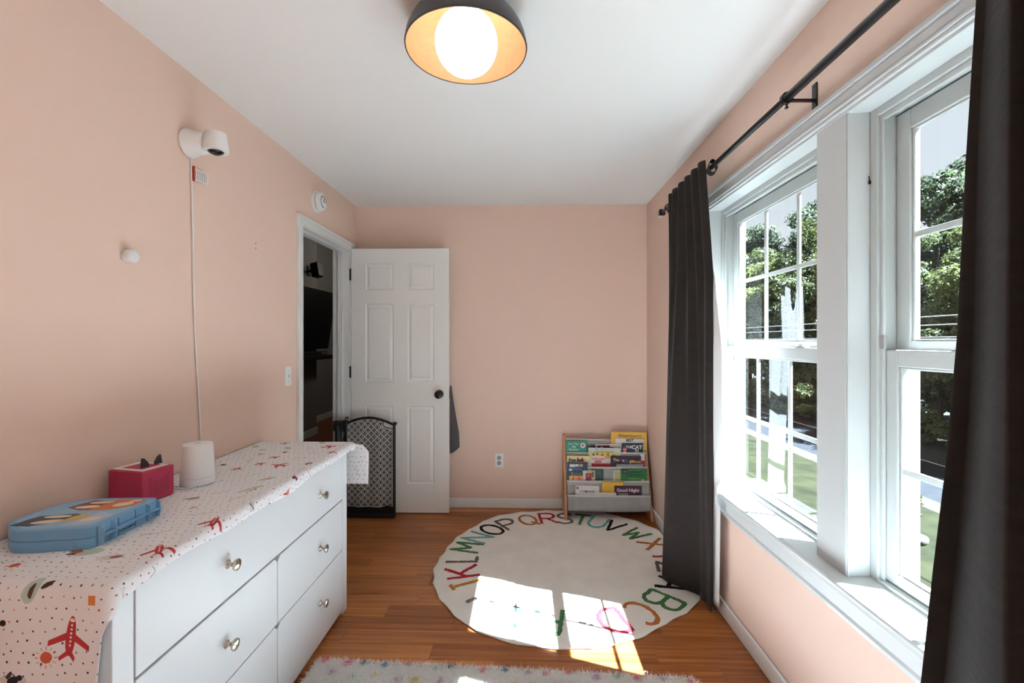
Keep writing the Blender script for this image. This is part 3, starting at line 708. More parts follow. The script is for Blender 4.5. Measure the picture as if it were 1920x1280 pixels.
b = MB(); b.lathe([(.069,0),(.070,.004),(.069,.014),(.064,.017)], (XL,2.925,2.237), 'x', 40); sharp(b.build('base', WHITEP, sd), 45)
b = MB(); b.lathe([(.059,.017),(.059,.023)], (XL,2.925,2.237), 'x', 32); b.build('vent_gap', mat('vent_dark',(60,56,54),.8), sd)
b = MB()
for k in range(36):
    a = 2*PI*k/36; c_ = (2.925+.060*math.cos(a), 2.237+.060*math.sin(a)); b.box(XL+.017,XL+.0235,c_[0]-.002,c_[0]+.002,c_[1]-.002,c_[1]+.002)
b.build('vent_ribs', WHITEP, sd)
b = MB(); b.lathe([(.063,.0235),(.062,.034),(.054,.046),(.046,.049),(0,.050)], (XL,2.925,2.237), 'x', 40); sharp(b.build('cover', WHITEP, sd), 45)
b = MB(); b.lathe([(.030,.0502),(.041,.0500)], (XL,2.925,2.237), 'x', 40); b.f = [f for f in b.f if len(f) == 4][:31]; b.mi = [0]*len(b.f); b.build('grey_ring', GREYP, sd, solid=.001)
b = MB(); b.box(XL+.0498,XL+.0512,2.927,2.934,2.232,2.258); b.build('test_slot', BLACKP, sd)
sw = thing('light_switch', 'white light switch plate beside the door frame', 'switch', (XL,2.568,1.132))
b = MB(); b.box(XL,XL+.006,2.533,2.603,1.075,1.189); b.build('plate', WHITEP, sw, bevel=.003)
b = MB(); b.prism([(XL+.006,1.122),(XL+.006,1.142),(XL+.018,1.136),(XL+.016,1.130)],'y',2.563,2.573); b.build('toggle', WHITEP, sw, bevel=.001)
for z in (1.104,1.160):
    b = MB(); b.lathe([(.003,0),(.003,.001)], (XL+.006,2.568,z), 'x', 10); b.build('screw', CHROME, sw)
for i, z in enumerate((1.825,1.800)):
    nl = MB().lathe([(.003,0),(.003,.0012),(0,.0016)], (XL,2.262,z), 'x', 8).build('nail_head', BLACK, origin=(XL,2.262,z))
    tag(nl, ['upper','lower'][i]+' of two tiny dark nail heads in the left wall', 'nail', 'nail heads in the left wall')
ot = thing('wall_outlet', 'white double power outlet low on the pink back wall', 'outlet', (-.201,YB,.380))
b = MB(); b.box(-.236,-.166,YB-.006,YB,.322,.438); b.build('plate', WHITEP, ot, bevel=.003)
for z in (.359,.401):
    b = MB(); pts = [(-.201+.0175*math.cos(a)*1.05, z+.0175*math.sin(a)) for a in [2*PI*k/16 for k in range(16)]]
    pts = [(min(max(u,-.217),-.185), v) for u, v in pts]; b.prism(pts, 'y', YB-.0085, YB-.005); rc = b.build('receptacle', GREYP, ot, bevel=.0006)
    b = MB(); b.box(-.209,-.207,YB-.0089,YB-.0084,z-.002,z+.007); b.box(-.196,-.194,YB-.0089,YB-.0084,z-.002,z+.007); b.lathe([(.0025,0),(.0025,.0005)],(-.2015,YB-.0084,z-.009),'-y',8)
    b.build('slots', BLACKP, rc)
# bag hanging behind the door
bg_ = thing('hanging_bag', 'dark grey cloth bag hanging from the knob behind the white door', 'bag', (-.60,3.585,.44))
def bagf(u, v):
    z = .98-.535*v; w = .030+.046*min(1,v*1.4)**1.2; 
    a = 2*PI*u; sw = 1 if v < .93 else (1-v)/.07*.6+.4
    return (-.615+(.010+.020*v)+w*math.cos(a)*sw, 3.583+.018*math.sin(a)*sw*(.3+.7*v), z+.012*math.cos(a)*v)
b = MB(); b.grid(bagf, 28, 26); b.build('cloth_body', mat('bag_grey', (72,66,66), .85, bump=.2, bump_scale=300), bg_, smooth=True)
b = MB(); b.tube([(-.653,3.574,.93),(-.64,3.583,.985),(-.615,3.585,.985),(-.600,3.583,.95)], .004, 6); b.build('strap', BLACKP, bg_)

# ------------------------------------------------------------------ folded baby gate
GY = 3.415
gt = thing('baby_gate', 'black framed baby gate with a lattice printed mesh, folded before the door', 'gate', (-1.2,GY,0))
gx0, gx1, gz0, gz1 = -1.345, -.985, .075, .715
def gtop(x): t = (x-gx0)/(gx1-gx0); return gz1+.060*math.sin(PI*min(max(t*.86+.10,0),1))-.022
FAB = mat('gate_fabric', (196,190,184), .75, noise_amt=.06)
b = MB()
def fab(u, v):
    x = gx0+(gx1-gx0)*u; z = gz0+(gtop(x)-gz0)*v; return (x, GY+.006*math.sin(u*17)*(1-.5*v), z)
b.grid(fab, 30, 20); b.build('mesh_panel', FAB, gt, smooth=True, solid=.001)
b = MB(); rr, pitch = .0245, .0490
def inside(x, z): return gx0+.008 < x < gx1-.008 and gz0+.008 < z < gtop(x)-.012 and not (x > -1.070 and z > gtop(x)-.052)
for i in range(-2, 18):
    for k in range(-1, 32):
        if (i+k) % 2: continue
        cx, cz = gx0+.014+pitch*i/2, gz0+.02+pitch*k/2
        for s_ in range(24):
            a0, a1 = 2*PI*s_/24, 2*PI*(s_+1)/24
            P0, P1 = (cx+rr*math.cos(a0), cz+rr*math.sin(a0)), (cx+rr*math.cos(a1), cz+rr*math.sin(a1))
            if not (inside(*P0) and inside(*P1)): continue
            q = []
            for dr_, P_, a_ in ((-.0024,P0,a0),(.0024,P0,a0),(.0024,P1,a1),(-.0024,P1,a1)):
                x, z = P_[0]+dr_*math.cos(a_), P_[1]+dr_*math.sin(a_); u = (x-gx0)/(gx1-gx0); v = (z-gz0)/(gtop(x)-gz0)
                q.append((x, GY+.006*math.sin(u*17)*(1-.5*v)-.0013, z))
            b.poly(q, [(0,1,2,3)])
lt_ = b.build('lattice_print', BLACKP, gt); lt_['kind'] = 'stuff'
b = MB(); b.tube([(gx0+(gx1-gx0)*i/20, GY, gtop(gx0+(gx1-gx0)*i/20)) for i in range(21)], .0095, 10); b.build('top_rail', BLACKP, gt, smooth=True)
b = MB(); b.box(gx1-.006,gx1+.012,GY-.012,GY+.012,.03,gtop(gx1)+.004); b.box(gx1-.004,gx1+.022,GY-.013,GY+.013,.70,.722); b.build('end_post', BLACKP, gt, bevel=.004)
b = MB(); b.box(gx0-.016,gx0+.006,GY-.014,GY+.014,.02,.735); b.build('hinge_post', BLACKP, gt, bevel=.004)
b = MB(); b.tube([(-1.398,GY-.03,.02),(-1.398,GY-.03,.70)],.024,14) ; b.box(-1.430,-1.36,GY-.05,GY-.005,.66,.735); b.f = b.f; hs = b.build('roller_housing', BLACKP, gt, bevel=.004)
b = MB(); b.tube([(gx0-.01,GY-.003,.735),(gx0-.004,GY-.003,.757),(gx0+.010,GY-.003,.757),(gx0+.014,GY-.003,.742)],.005,8); b.build('latch_loop', BLACKP, gt)
b = MB(); b.box(gx0-.016,gx1+.012,GY-.020,GY+.020,.0,.030); b.prism([(gx0,.03),(gx1,.03),(gx1,gz0+.006),(gx1-.05,gz0+.016),(gx1-.1,gz0+.002),(gx0,gz0+.004)],'y',GY-.008,GY+.008); b.build('bottom_bar', BLACKP, gt, bevel=.003)
pts = [(-1.066,GY-.004,gtop(-1.066)-.004),(-1.066,GY-.004,gtop(-1.066)-.034),(-1.058,GY-.004,gtop(-1.066)-.046),(-1.040,GY-.004,gtop(-1.04)-.044),(gx1-.004,GY-.004,gtop(gx1)-.030)]
b = MB(); b.tube(pts, .0036, 8); b.build('handle_loop', BLACKP, gt, smooth=True)
b = MB(); b.poly([(-1.064,GY-.0035,gtop(-1.064)-.012),(-1.064,GY-.0035,gtop(-1.064)-.040),(gx1-.006,GY-.0035,gtop(gx1)-.030),(gx1-.006,GY-.0035,gtop(gx1)-.008)],[(0,1,2,3)]); b.build('handle_window', FAB, gt, solid=.001)
# ------------------------------------------------------------------ alphabet rug
RX, RY, RR = .251, 2.781, .804
rug = thing('alphabet_rug', 'round cream rug with the coloured alphabet around its edge', 'rug', (RX,RY,0))
RES = [(-165,-.011),(-149,.01),(-136,.026),(-127,.038),(-115,.035),(-105,.028),(-89,.007),(-70,-.03),(-56,-.055),(-34,-.037),(0,-.01),(32,.012),(49,.02),(61,.03),(92,-.015),(125,0),(147,-.04),(170,-.05),(195,-.011)]
def rug_res(a):
    d = (math.degrees(a)+165) % 360-165
    for (a0,r0),(a1,r1) in zip(RES, RES[1:]):
        if a0 <= d <= a1:
            f = (d-a0)/(a1-a0); f = f*f*(3-2*f); return r0+(r1-r0)*f
    return 0
def rug_r(a): return rug_res(a)+RR*(1+.006*(1-2*abs(math.sin(15*a+.8*math.sin(2*a))))+.003*math.sin(9*a+1)+.003*fbm(a*3,1))
def rug_edge(x, y): return min(x, .945-RX-.004*math.sin(y*30)), y
def rug_h(r, a):
    e = max(0, (r/RR-.90)/.10); return .0075+.0035*e*(.5+.5*math.sin(23*a+1))+.0012*fbm(r*9*math.cos(a), r*9*math.sin(a), 2)
CREAM = mat('cream_cotton_rug', (243,239,233), .9, noise_amt=.05, noise_scale=7, bump=.5, bump_scale=260, spec=.1)
NA, NR = 184, 24; vs = []; fs = []
for j in range(NR+1):
    for i in range(NA):
        a = 2*PI*i/NA; r = rug_r(a)*(j/NR)**.8; x, y = rug_edge(r*math.cos(a), r*math.sin(a)); vs.append((x, y, rug_h(r,a)))
for i in range(NA):
    a = 2*PI*i/NA; r = rug_r(a)+.003; x, y = rug_edge(r*math.cos(a), r*math.sin(a)); vs.append((x,y,rug_h(r,a)-.004))
for i in range(NA):
    a = 2*PI*i/NA; r = rug_r(a)-.002; x, y = rug_edge(r*math.cos(a), r*math.sin(a)); vs.append((x,y,.0005))
for j in range(NR+2):
    for i in range(NA): fs.append((j*NA+i, j*NA+(i+1)%NA, (j+1)*NA+(i+1)%NA, (j+1)*NA+i)[::-1])
b = MB(); b.poly(vs, fs); b.build('rug_body', CREAM, rug, local=True, smooth=True)
def arc(cx, cy, rx, ry, a0, a1, n=12): return [(cx+rx*math.cos(math.radians(a0+(a1-a0)*i/n)), cy+ry*math.sin(math.radians(a0+(a1-a0)*i/n))) for i in range(n+1)]
LET = {'A':[[(0,0),(.5,1),(1,0)],[(.2,.36),(.8,.36)]],'B':[[(0,0),(0,1)],[(0,1),(.5,1)]+arc(.5,.76,.4,.24,90,-90)+[(0,.52)],[(0,.52),(.55,.52)]+arc(.55,.26,.45,.26,90,-90)+[(0,0)]],
'C':[arc(.55,.5,.5,.5,50,310,16)],'D':[[(0,0),(0,1)],[(0,1),(.35,1)]+arc(.35,.5,.62,.5,90,-90,14)+[(0,0)]],'E':[[(.9,1),(0,1),(0,0),(.9,0)],[(0,.5),(.75,.5)]],
'F':[[(.9,1),(0,1),(0,0)],[(0,.52),(.7,.52)]],'G':[arc(.52,.5,.5,.5,50,345,18)+[(1,.42),(.62,.42)]],'H':[[(0,0),(0,1)],[(1,0),(1,1)],[(0,.5),(1,.5)]],'I':[[(.5,0),(.5,1)]],
'J':[[(.2,1),(.95,1)],[(.6,1),(.6,.25)]+arc(.35,.25,.25,.25,0,-170)],'K':[[(0,0),(0,1)],[(.95,1),(.02,.42)],[(.3,.6),(1,0)]],'L':[[(0,1),(0,0),(.85,0)]],'M':[[(0,0),(.06,1),(.5,.35),(.94,1),(1,0)]],
'N':[[(0,0),(.03,1),(.95,0),(1,1)]],'O':[arc(.5,.5,.5,.5,0,360,24)],'P':[[(0,0),(0,1),(.5,1)]+arc(.5,.73,.42,.27,90,-90)+[(0,.46)]],'Q':[arc(.5,.52,.5,.48,0,360,24),[(.6,.28),(1,-.03)]],
'R':[[(0,0),(0,1),(.5,1)]+arc(.5,.75,.4,.25,90,-90)+[(0,.5)],[(.4,.5),(1,0)]],'S':[arc(.5,.75,.42,.25,30,270,12)+arc(.5,.25,.45,.25,90,-150,12)],'T':[[(0,1),(1,1)],[(.5,1),(.5,0)]],
'U':[[(0,1),(0,.4)]+arc(.5,.4,.5,.4,180,360,12)+[(1,1)]],'V':[[(0,1),(.5,0),(1,1)]],'W':[[(0,1),(.25,0),(.5,.7),(.78,0),(1.05,1)]],'X':[[(0,0),(1,1)],[(0,1),(1,0)]],'Y':[[(0,1),(.5,.5),(1,1)],[(.5,.5),(.5,0)]],'Z':[[(0,1),(1,1),(0,0),(1,0)]]}
LC = dict(black=(34,28,28), green=(74,122,74), rust=(176,106,52), red=(176,44,52), grey=(128,120,114), teal=(110,176,172), ochre=(190,130,56), brown=(112,96,88))
LCOL = dict(zip('ABCDEFGHIJKLMNOPQRSTUVWXYZ', 'black green rust red grey green teal grey grey ochre red brown green teal black brown rust red brown green teal black green rust red brown'.split()))
knots = [(0,333),(1,316),(3,285),(10,196),(17,96.5),(21,52),(24,4),(25,-9)]
def ang_of(i):
    for (i0,a0),(i1,a1) in zip(knots, knots[1:]):
        if i0 <= i <= i1: return math.radians(a0+(a1-a0)*(i-i0)/(i1-i0))
def ribbon(bm_, pts, w, jit):
    q = []
    for (x0,y0),(x1,y1) in zip(pts, pts[1:]):
        n = max(1, int(math.hypot(x1-x0,y1-y0)/.010))
        for k in range(n): q.append((x0+(x1-x0)*k/n, y0+(y1-y0)*k/n))
    q.append(pts[-1]); Lf, Rt = [], []
    for i, (x, y) in enumerate(q):
        a_, c_ = q[max(i-1,0)], q[min(i+1,len(q)-1)]; dx, dy = c_[0]-a_[0], c_[1]-a_[1]; d = math.hypot(dx,dy) or 1
        nx, ny = -dy/d, dx/d; wl, wr = w*(1+random.uniform(-jit,jit)), w*(1+random.uniform(-jit,jit))
        Lf.append((x+nx*wl, y+ny*wl)); Rt.append((x-nx*wr, y-ny*wr))
    return Lf, Rt
for i, ch in enumerate('ABCDEFGHIJKLMNOPQRSTUVWXYZ'):
    a = ang_of(i); ro = Vector((math.cos(a), math.sin(a))); ru = Vector((ro.y, -ro.x))
    hgt, wid = .185, .120*(.62 if ch in 'JLEF' else 1)
    if ch == 'I': wid = .05
    b = MB(); lift = 0
    for stroke in LET[ch]:
        sp = [(x*wid-wid/2, y*hgt) for x, y in stroke]; Lf, Rt = ribbon(b, sp, .0102, .30); lift += .0003
        pts, faces = [], []
        def P(u, v, h):
            p = ro*(.540+v)+ru*u; r = p.length; an = math.atan2(p.y,p.x); x, y = rug_edge(p.x,p.y); return (x, y, rug_h(r,an)+h)
        for (l, r_) in zip(Lf, Rt):
            h_ = .0022+lift+random.uniform(0,.0009); pts += [P(*l,-.002), P(*l,h_*.8), P((l[0]+r_[0])/2,(l[1]+r_[1])/2,h_+.0008), P(*r_,h_*.8), P(*r_,-.002)]
        n = len(Lf)
        for k in range(n-1):
            for c_ in range(4): faces.append((k*5+c_, k*5+c_+1, (k+1)*5+c_+1, (k+1)*5+c_)[::-1])
        faces += [(0,1,2,3,4), tuple((n-1)*5+c_ for c_ in (4,3,2,1,0))]
        b.poly(pts, faces)
    lo = b.build('letter', mat('tuft_'+LCOL[ch], LC[LCOL[ch]], .95, noise_amt=.22, noise_scale=120, bump=.8, bump_scale=500, spec=.1), rug, local=True)
    lo['label'] = LCOL[ch]+' tufted letter '+ch

# ------------------------------------------------------------------ shaggy rug
sg = thing('shaggy_rug', 'white shaggy rug with pastel dots lying before the dresser', 'rug', (-.094,1.841,0), math.radians(-2.6))
SW, SD = .765, 2.3  # unseen length behind the camera added to bounce sunlight into the room
MB().box(-SW+.01,SW-.01,-SD,-.012,0,.006).build('rug_backing', mat('rug_backing_white',(240,238,234),.9), sg, local=True)
cols = [('pile_white',(254,253,251)),('pile_pink',(226,134,152)),('pile_blue',(86,136,170)),('pile_yellow',(222,206,130)),('pile_lilac',(206,172,196)),('pile_mint',(160,206,194))]
pm = [mat(n_, c_, .9, spec=.1) for n_, c_ in cols]
rr_ = random.Random(5); dots = []
for j in range(33):
    for i in range(18):
        dots.append((-SW+.03+i*.092+(.046 if j % 2 else 0)+rr_.uniform(-.02,.02), -.015-j*.072+rr_.uniform(-.012,.012), rr_.choice([1,1,1,2,3,4,4,5]), rr_.uniform(.012,.019)))
near = {}
for d in dots: near.setdefault((int(d[0]//.1), int(d[1]//.1)), []).append(d)
vs, fs, mi = [], [], []
def blades(n, ylo, yhi, w0):
    for _ in range(n):
        x, y = rr_.uniform(-SW, SW), rr_.uniform(ylo, yhi); k = 0
        for ii in (-1,0,1):
            for jj in (-1,0,1):
                for d in near.get((int(x//.1)+ii, int(y//.1)+jj), ()):
                    if math.hypot(x-d[0], y-d[1]) < d[3]*rr_.uniform(.8,1.1): k = d[2]
        a = rr_.uniform(0, 2*PI); h = rr_.uniform(.011,.019); w = w0*rr_.uniform(.7,1.2); lx_, ly_ = rr_.gauss(0,.010), rr_.gauss(.002,.010)
        c, s_ = math.cos(a)*w, math.sin(a)*w; q = len(vs)
        vs.extend([(x-c,y-s_,.004),(x+c,y+s_,.004),(x+c*.8+lx_*.6,y+s_*.8+ly_*.6,h*.7),(x-c*.8+lx_*.6,y-s_*.8+ly_*.6,h*.7),(x+lx_*1.1,y+ly_*1.1,h)])
        fs.extend([(q,q+1,q+2,q+3),(q+3,q+2,q+4)]); mi.extend([k,k])
blades(52000, -.26, 0, .0009); blades(14000, -SD, -.26, .0030)
me = bpy.data.meshes.new('pile'); me.from_pydata(vs, [], fs)
for m_ in pm: me.materials.append(m_)
me.polygons.foreach_set('material_index', mi); me.update()
po = bpy.data.objects.new('pile', me); COL.objects.link(po); po.parent = sg; po['kind'] = 'stuff'

# ------------------------------------------------------------------ sling bookshelf
bs = thing('sling_bookshelf', 'small wooden sling bookshelf full of picture books in the far right corner', 'bookshelf', (.63,3.5,0))
for x0, x1, z0, nm in ((.302,.320,.0085,'side_panel'),(.934,.951,.001,'side_panel')):
    b = MB(); b.prism([(3.372,z0),(3.612,z0),(3.622,.592),(3.618,.600),(3.592,.600),(3.586,.595)],'x',x0,x1); b.build(nm, WOOD, bs, bevel=.003)
MB().box(.320,.934,3.600,3.612,.10,.135).build('back_rail', WOOD, bs, bevel=.002)
RODS = [(3.560,.566),(3.520,.472),(3.470,.375),(3.430,.281),(3.390,.185)]
SLING = mat('sling_fabric', (156,153,148), .6, noise_amt=.05, noise_scale=14, bump=.25, bump_scale=60)
HEM = mat('sling_hem', (206,202,196), .6)
for y, z in RODS:
    b = MB(); b.tube([(.321,y,z),(.45,y,z-.001),(.63,y,z-.0018),(.80,y,z-.001),(.933,y,z)], .0075, 12); b.build('rod_sleeve', HEM, bs, smooth=True)
for k in range(1, 5):
    (yf, zf), (yb, zb) = RODS[k], RODS[k-1]; dep = .118
    def sl(u, v, yf=yf, zf=zf, yb=yb, zb=zb):
        x = .3225+.6095*u; w = .0022*math.sin(u*23+zf*40)+.0016*math.sin(u*61)
        path_ = [(yf-.004, zf), (yf-.005, zf-.05), (yf-.002, zf-dep+.012), (yf+.010, zf-dep), (yb-.012, zf-dep+.002), (yb-.002, zf-dep+.016), (yb-.003, zb-.06), (yb-.002, zb)]
        t = v*(len(path_)-1); i = min(int(t), len(path_)-2); f = t-i
        y = path_[i][0]*(1-f)+path_[i+1][0]*f; z = path_[i][1]*(1-f)+path_[i+1][1]*f
        m_ = math.sin(PI*min(1,max(0,v*7/3))) if v < 3/7 else 0
        return (x, y+w*m_, z-.004*math.sin(PI*u)*(0 < v < 1))
    b = MB(); b.grid(sl, 60, 28); b.build('sling', SLING, bs, smooth=True, solid=.0008)
    b = MB(); zz = zf-.030; b.box(.324,.931,yf-.0068,yf-.0062,zz,zz+.0015)
    b.build('seam', mat('seam_grey',(150,146,140),.8), bs)
def bm_(c): return mat('print_%02x%02x%02x' % c, c, .5)
BOOKS = []
PAGE = mat('book_pages', (226,220,206), .8)
def book(name, label, x0, x1, zt, zb, yf, th, col, prints=(), titles=(), tilt=0, cat='book'):
    xc = (x0+x1)/2; h = zt-zb; w = x1-x0
    t = thing(name, label, cat, (xc, yf, zb), group='picture books in the sling shelf', rot=(math.radians(-1.2), math.radians(tilt), 0))
    c = .0016; b = MB(); b.box(-w/2,w/2,0,c,0,h); b.box(-w/2,w/2,th-c,th,0,h); b.box(-w/2,-w/2+c,0,th,0,h)
    b.build('cover', bm_(col), t, local=True, bevel=.0008)
    MB().box(-w/2+c+.0003,w/2-.003,c+.0002,th-c-.0002,.002,h-.003).build('pages', PAGE, t, local=True)
    for n_, (fx0,fx1,fz0,fz1,pc) in enumerate(prints):
        if fz0 == 'disc':
            continue
        MB().box(-w/2+fx0,-w/2+fx1,-.0003-.0002*n_,0,h-fz1,h-fz0).build('cover_print', bm_(pc), t, local=True)
    for (s_, sz, fx, fz, tc, *ex) in titles:
        text_mesh(s_, sz, bm_(tc), 'title', t, (-w/2+fx, -.0008-.0002*len(prints), h-fz), bold=ex[0] if ex else .0004)
    return t
def disc(t, w, h, fx, fz, r, col, d=.0012, sub=()):
    b = MB(); b.lathe([(r,0),(r,.0004)], (-w/2+fx, -d, h-fz), 'y', 20); b.build('emblem', bm_(col), t, local=True)
CRM = (228,212,160)
# top pocket
zb1 = .372
book('tall_picture_book','tall yellow picture book standing highest at the back right of the shelf',.668,.944,.628,zb1,3.546,.010,(214,166,66),
     [(.034,.254,.050,.20,(214,210,200)),(.031,.257,.047,.050,(40,36,40))],[("Richard Scarry's",.027,.145,.030,(120,34,30),.0006),('BEST',.028,.145,.064,(34,32,38),.001)], tilt=1.4)
book('picture_book','dark green board book half hidden beside the teal book in the top pocket',.478,.580,.524,zb1,3.546,.007,(28,52,54),[(.0,.1,.0,.004,(190,190,186))])
t = book('picture_book','teal picture book with white title at the top left of the shelf',.326,.483,.562,zb1,3.530,.010,(30,128,104),[],
     [('Are You',.024,.054,.024,(226,228,214)),('My',.024,.060,.046,(226,228,214),.0001),('Mother?',.024,.060,.068,(226,228,214),.0001)]); disc(t,.157,.19,.126,.036,.020,(222,214,206)); disc(t,.157,.19,.126,.034,.008,(170,40,44),.0016)
book('picture_book','white picture book with a maroon drawing in the middle of the top pocket',.553,.750,.537,zb1,3.534,.008,(212,206,198),
     [(.012,.110,.008,.040,(108,28,30)),(.110,.140,.022,.040,(108,28,30)),(.150,.190,.034,.05,(92,26,30))],[('M.',.026,.05,.026,(226,214,200),.0002)], tilt=-1)
t = book('picture_book','navy picture book titled in white in front of the tall yellow one',.754,.914,.545,zb1,3.527,.010,(26,48,62),
     [(.008,.034,.030,.042,(176,30,40)),(.006,.032,.042,.050,(222,216,208)),(.008,.034,.050,.060,(176,30,40)),(.008,.032,.060,.068,(222,216,208))],
     [('THE',.026,.052,.028,(226,226,222),.0006),('CAT',.040,.113,.030,(232,232,228),.0012),('IN',.024,.112,.056,(226,226,222),.0006),('THE',.024,.112,.076,(226,226,222),.0004)])
# second pocket
zb2 = .276
book('picture_book','cream picture book with a red animal, at the left of the second pocket',.325,.497,.462,zb2,3.484,.012,CRM,
     [(.076,.128,.030,.048,(112,28,30)),(.080,.090,.018,.032,(112,28,30)),(.112,.122,.018,.032,(112,28,30)),(.128,.138,.030,.036,(112,28,30)),(0,.172,.0,.005,(70,78,40))],[('Fox',.036,.042,.036,(42,32,30),.0012)])
book('picture_book','white and yellow picture book with red lettering in the middle of the second pocket',.489,.738,.514,zb2,3.500,.010,(206,210,206),
     [(.010,.030,.026,.074,(196,196,96)),(.046,.190,.028,.032,(78,104,44)),(.046,.186,.032,.080,(206,176,72)),(.060,.076,.040,.052,(110,52,36)),(.098,.116,.044,.062,(150,70,44)),(.140,.160,.036,.060,(170,90,48)),(.164,.180,.052,.070,(226,206,150)),(.202,.236,.034,.06,(186,184,110)),(.034,.044,.040,.10,(44,52,56)),(.056,.068,.008,.014,(96,120,170)),(.098,.106,.010,.014,(60,90,90)),(.026,.25,.116,.15,(170,28,36)),(.026,.126,.060,.116,(230,216,208))],
     [('BUSYTOWN',.017,.076,.083,(176,50,66),.0006),('SEEK',.026,.076,.104,(168,34,50),.001)], tilt=.6)
book('picture_book','dark purple picture book with coloured title in the second pocket',.657,.886,.457,zb2,3.484,.009,(46,22,46),[],
     [('The',.030,.040,.030,(214,200,160),.0008),('F',.030,.078,.031,(120,64,120),.0008),('e',.030,.093,.032,(200,176,196),.0008),('e',.030,.107,.033,(60,80,110),.0008),('l',.030,.117,.033,(60,110,120),.0008),('i',.030,.124,.034,(90,60,120),.0008),('n',.030,.134,.034,(80,50,60),.0008),('g',.030,.148,.036,(206,176,110),.0008),('s',.030,.161,.036,(206,176,110),.0008),('Book',.030,.196,.040,(196,150,80),.0008)], tilt=1)
book('picture_book','narrow red and white book at the right end of the second pocket',.886,.924,.470,zb2,3.500,.008,(214,208,202),[(.0,.038,.050,.1,(170,32,46))], tilt=-2)
book('thin_book','thin grey blue book just peeping over the front of the second pocket',.700,.900,.399,zb2,3.474,.005,(140,140,150))
# third pocket
zb3 = .180
book('picture_book','navy book with a row of white labels, leaning at the left of the third pocket',.3245,.478,.416,zb3,3.445,.010,(34,38,78),
     [(.018,.060,.012,.034,(206,204,196)),(.062,.086,.012,.030,(216,212,206)),(.092,.118,.012,.030,(186,172,84)),(.020,.110,.044,.056,(70,84,140)),(.014,.036,.046,.062,(196,204,214)),(0,.153,.072,.15,(32,48,40)),(.044,.104,.078,.100,(62,88,62)),(.03,.04,.072,.10,(130,140,120))])
book('picture_book','small orange card book in front of the navy book in the third pocket',.338,.438,.318,zb3,3.436,.006,(218,150,84),[(.05,.1,.0,.05,(222,134,92))],[('5',.024,.030,.020,(52,30,24),.0008),('O',.030,.076,.024,(150,40,24),.0012)])
book('picture_book','picture book with a red berry photograph in the third pocket',.440,.534,.358,zb3,3.440,.006,(176,160,124),[(.0,.03,.0,.08,(206,204,190)),(.022,.066,.020,.075,(132,34,44)),(.034,.050,.03,.044,(190,110,100)),(.068,.082,.01,.05,(96,62,46))])
book('picture_book','dark green board book right of the berry book in the third pocket',.505,.597,.363,zb3,3.452,.009,(34,62,54),[(.05,.058,.024,.03,(120,140,130))])
book('picture_book','white and olive book left of the green book in the third pocket',.668,.745,.358,zb3,3.455,.007,(206,202,196),[(.012,.066,.012,.018,(176,176,110)),(.020,.066,.018,.08,(186,180,116))])
t = book('picture_book','bright green picture book with black emblem at the right of the third pocket',.728,.921,.372,zb3,3.442,.010,(44,112,56),
     [(.010,.044,.004,.034,(20,22,22)),(.026,.030,.010,.014,(226,226,222)),(.016,.040,.020,.024,(206,206,202)),(.056,.146,.072,.077,(128,170,78)),(.15,.176,.076,.09,(150,160,150))],[('ELEPHANT',.021,.104,.024,(20,62,40),.0008),('ELEPHANT',.026,.100,.048,(28,60,74),.0008)])
# lowest pocket
zb4 = .085
book('picture_book','white board book with dark lettering at the left of the lowest pocket',.379,.555,.256,zb4,3.402,.010,(216,210,206),
     [(.006,.024,.010,.028,(120,116,114)),(.044,.050,.012,.015,(150,140,140)),(.12,.126,.014,.018,(150,140,140))],[('COMPARE',.024,.088,.044,(60,50,54),.0002)], tilt=1)
book('picture_book','plain golden yellow book in the middle of the lowest pocket',.579,.742,.283,zb4,3.412,.010,(214,164,50),[(.0,.163,.0,.003,(60,44,36)),(.160,.163,.0,.1,(60,44,36))])
book('picture_book','plum picture book titled in white at the right of the lowest pocket',.672,.873,.256,zb4,3.402,.008,(66,36,60),[(.03,.10,.054,.09,(128,116,124))],[('Good Night',.034,.098,.032,(222,208,200),.0008)])
book('thin_book','thin white booklet lying low at the front of the lowest pocket',.530,.682,.208,zb4,3.394,.005,(216,208,196))

# ------------------------------------------------------------------ curtain rod and curtains
rod = thing('curtain_rod', 'black metal curtain rod above both windows with crystal end', 'curtain rod', (.972,1.55,2.14))
b = MB(); b.tube([(.876,.10,2.142),(.876,1.56,2.142)], .0135, 16); b.build('outer_rod', BLACK, rod, smooth=True)
b = MB(); b.tube([(.876,1.56,2.142),(.876,2.905,2.150)], .0110, 16); b.build('inner_rod', BLACK, rod, smooth=True)
for y, z in ((1.545,2.142),(2.80,2.149),(.22,2.142)):
    b = MB(); b.box(.966,.972,y-.0125,y+.0125,z-.045,z+.048); b.build('wall_plate', BLACK, rod, bevel=.002)
    b = MB(); b.box(.893,.967,y-.006,y+.006,z-.012,z-.004)
    b.lathe([(.0155,-.008),(.0195,-.008),(.0195,.008),(.0155,.008)], (.876,y,z), 'y', 24); b.tube([(.876,y,z-.019),(.876,y,z-.030)],.0035,8); b.lathe([(.006,0),(.006,.005)],(.876,y,z-.034),'z',10)
    b.f = [f for f in b.f if len(f) != 24]; b.mi = [0]*len(b.f)
    b.build('bracket_arm', BLACK, rod, bevel=.001)
    for dz in (-.034,.036):
        b = MB(); b.lathe([(.0035,0),(.003,.0015)], (.966,y,z+dz), '-x', 10); b.build('screw', BLACKP, rod)
b = MB(); b.box(.858,.894,2.905,2.935,2.132,2.168); b.build('end_cap', BLACK, rod, bevel=.002)
CRY = glass_mat('crystal', (.95,.96,.97)); cr_ = MB()
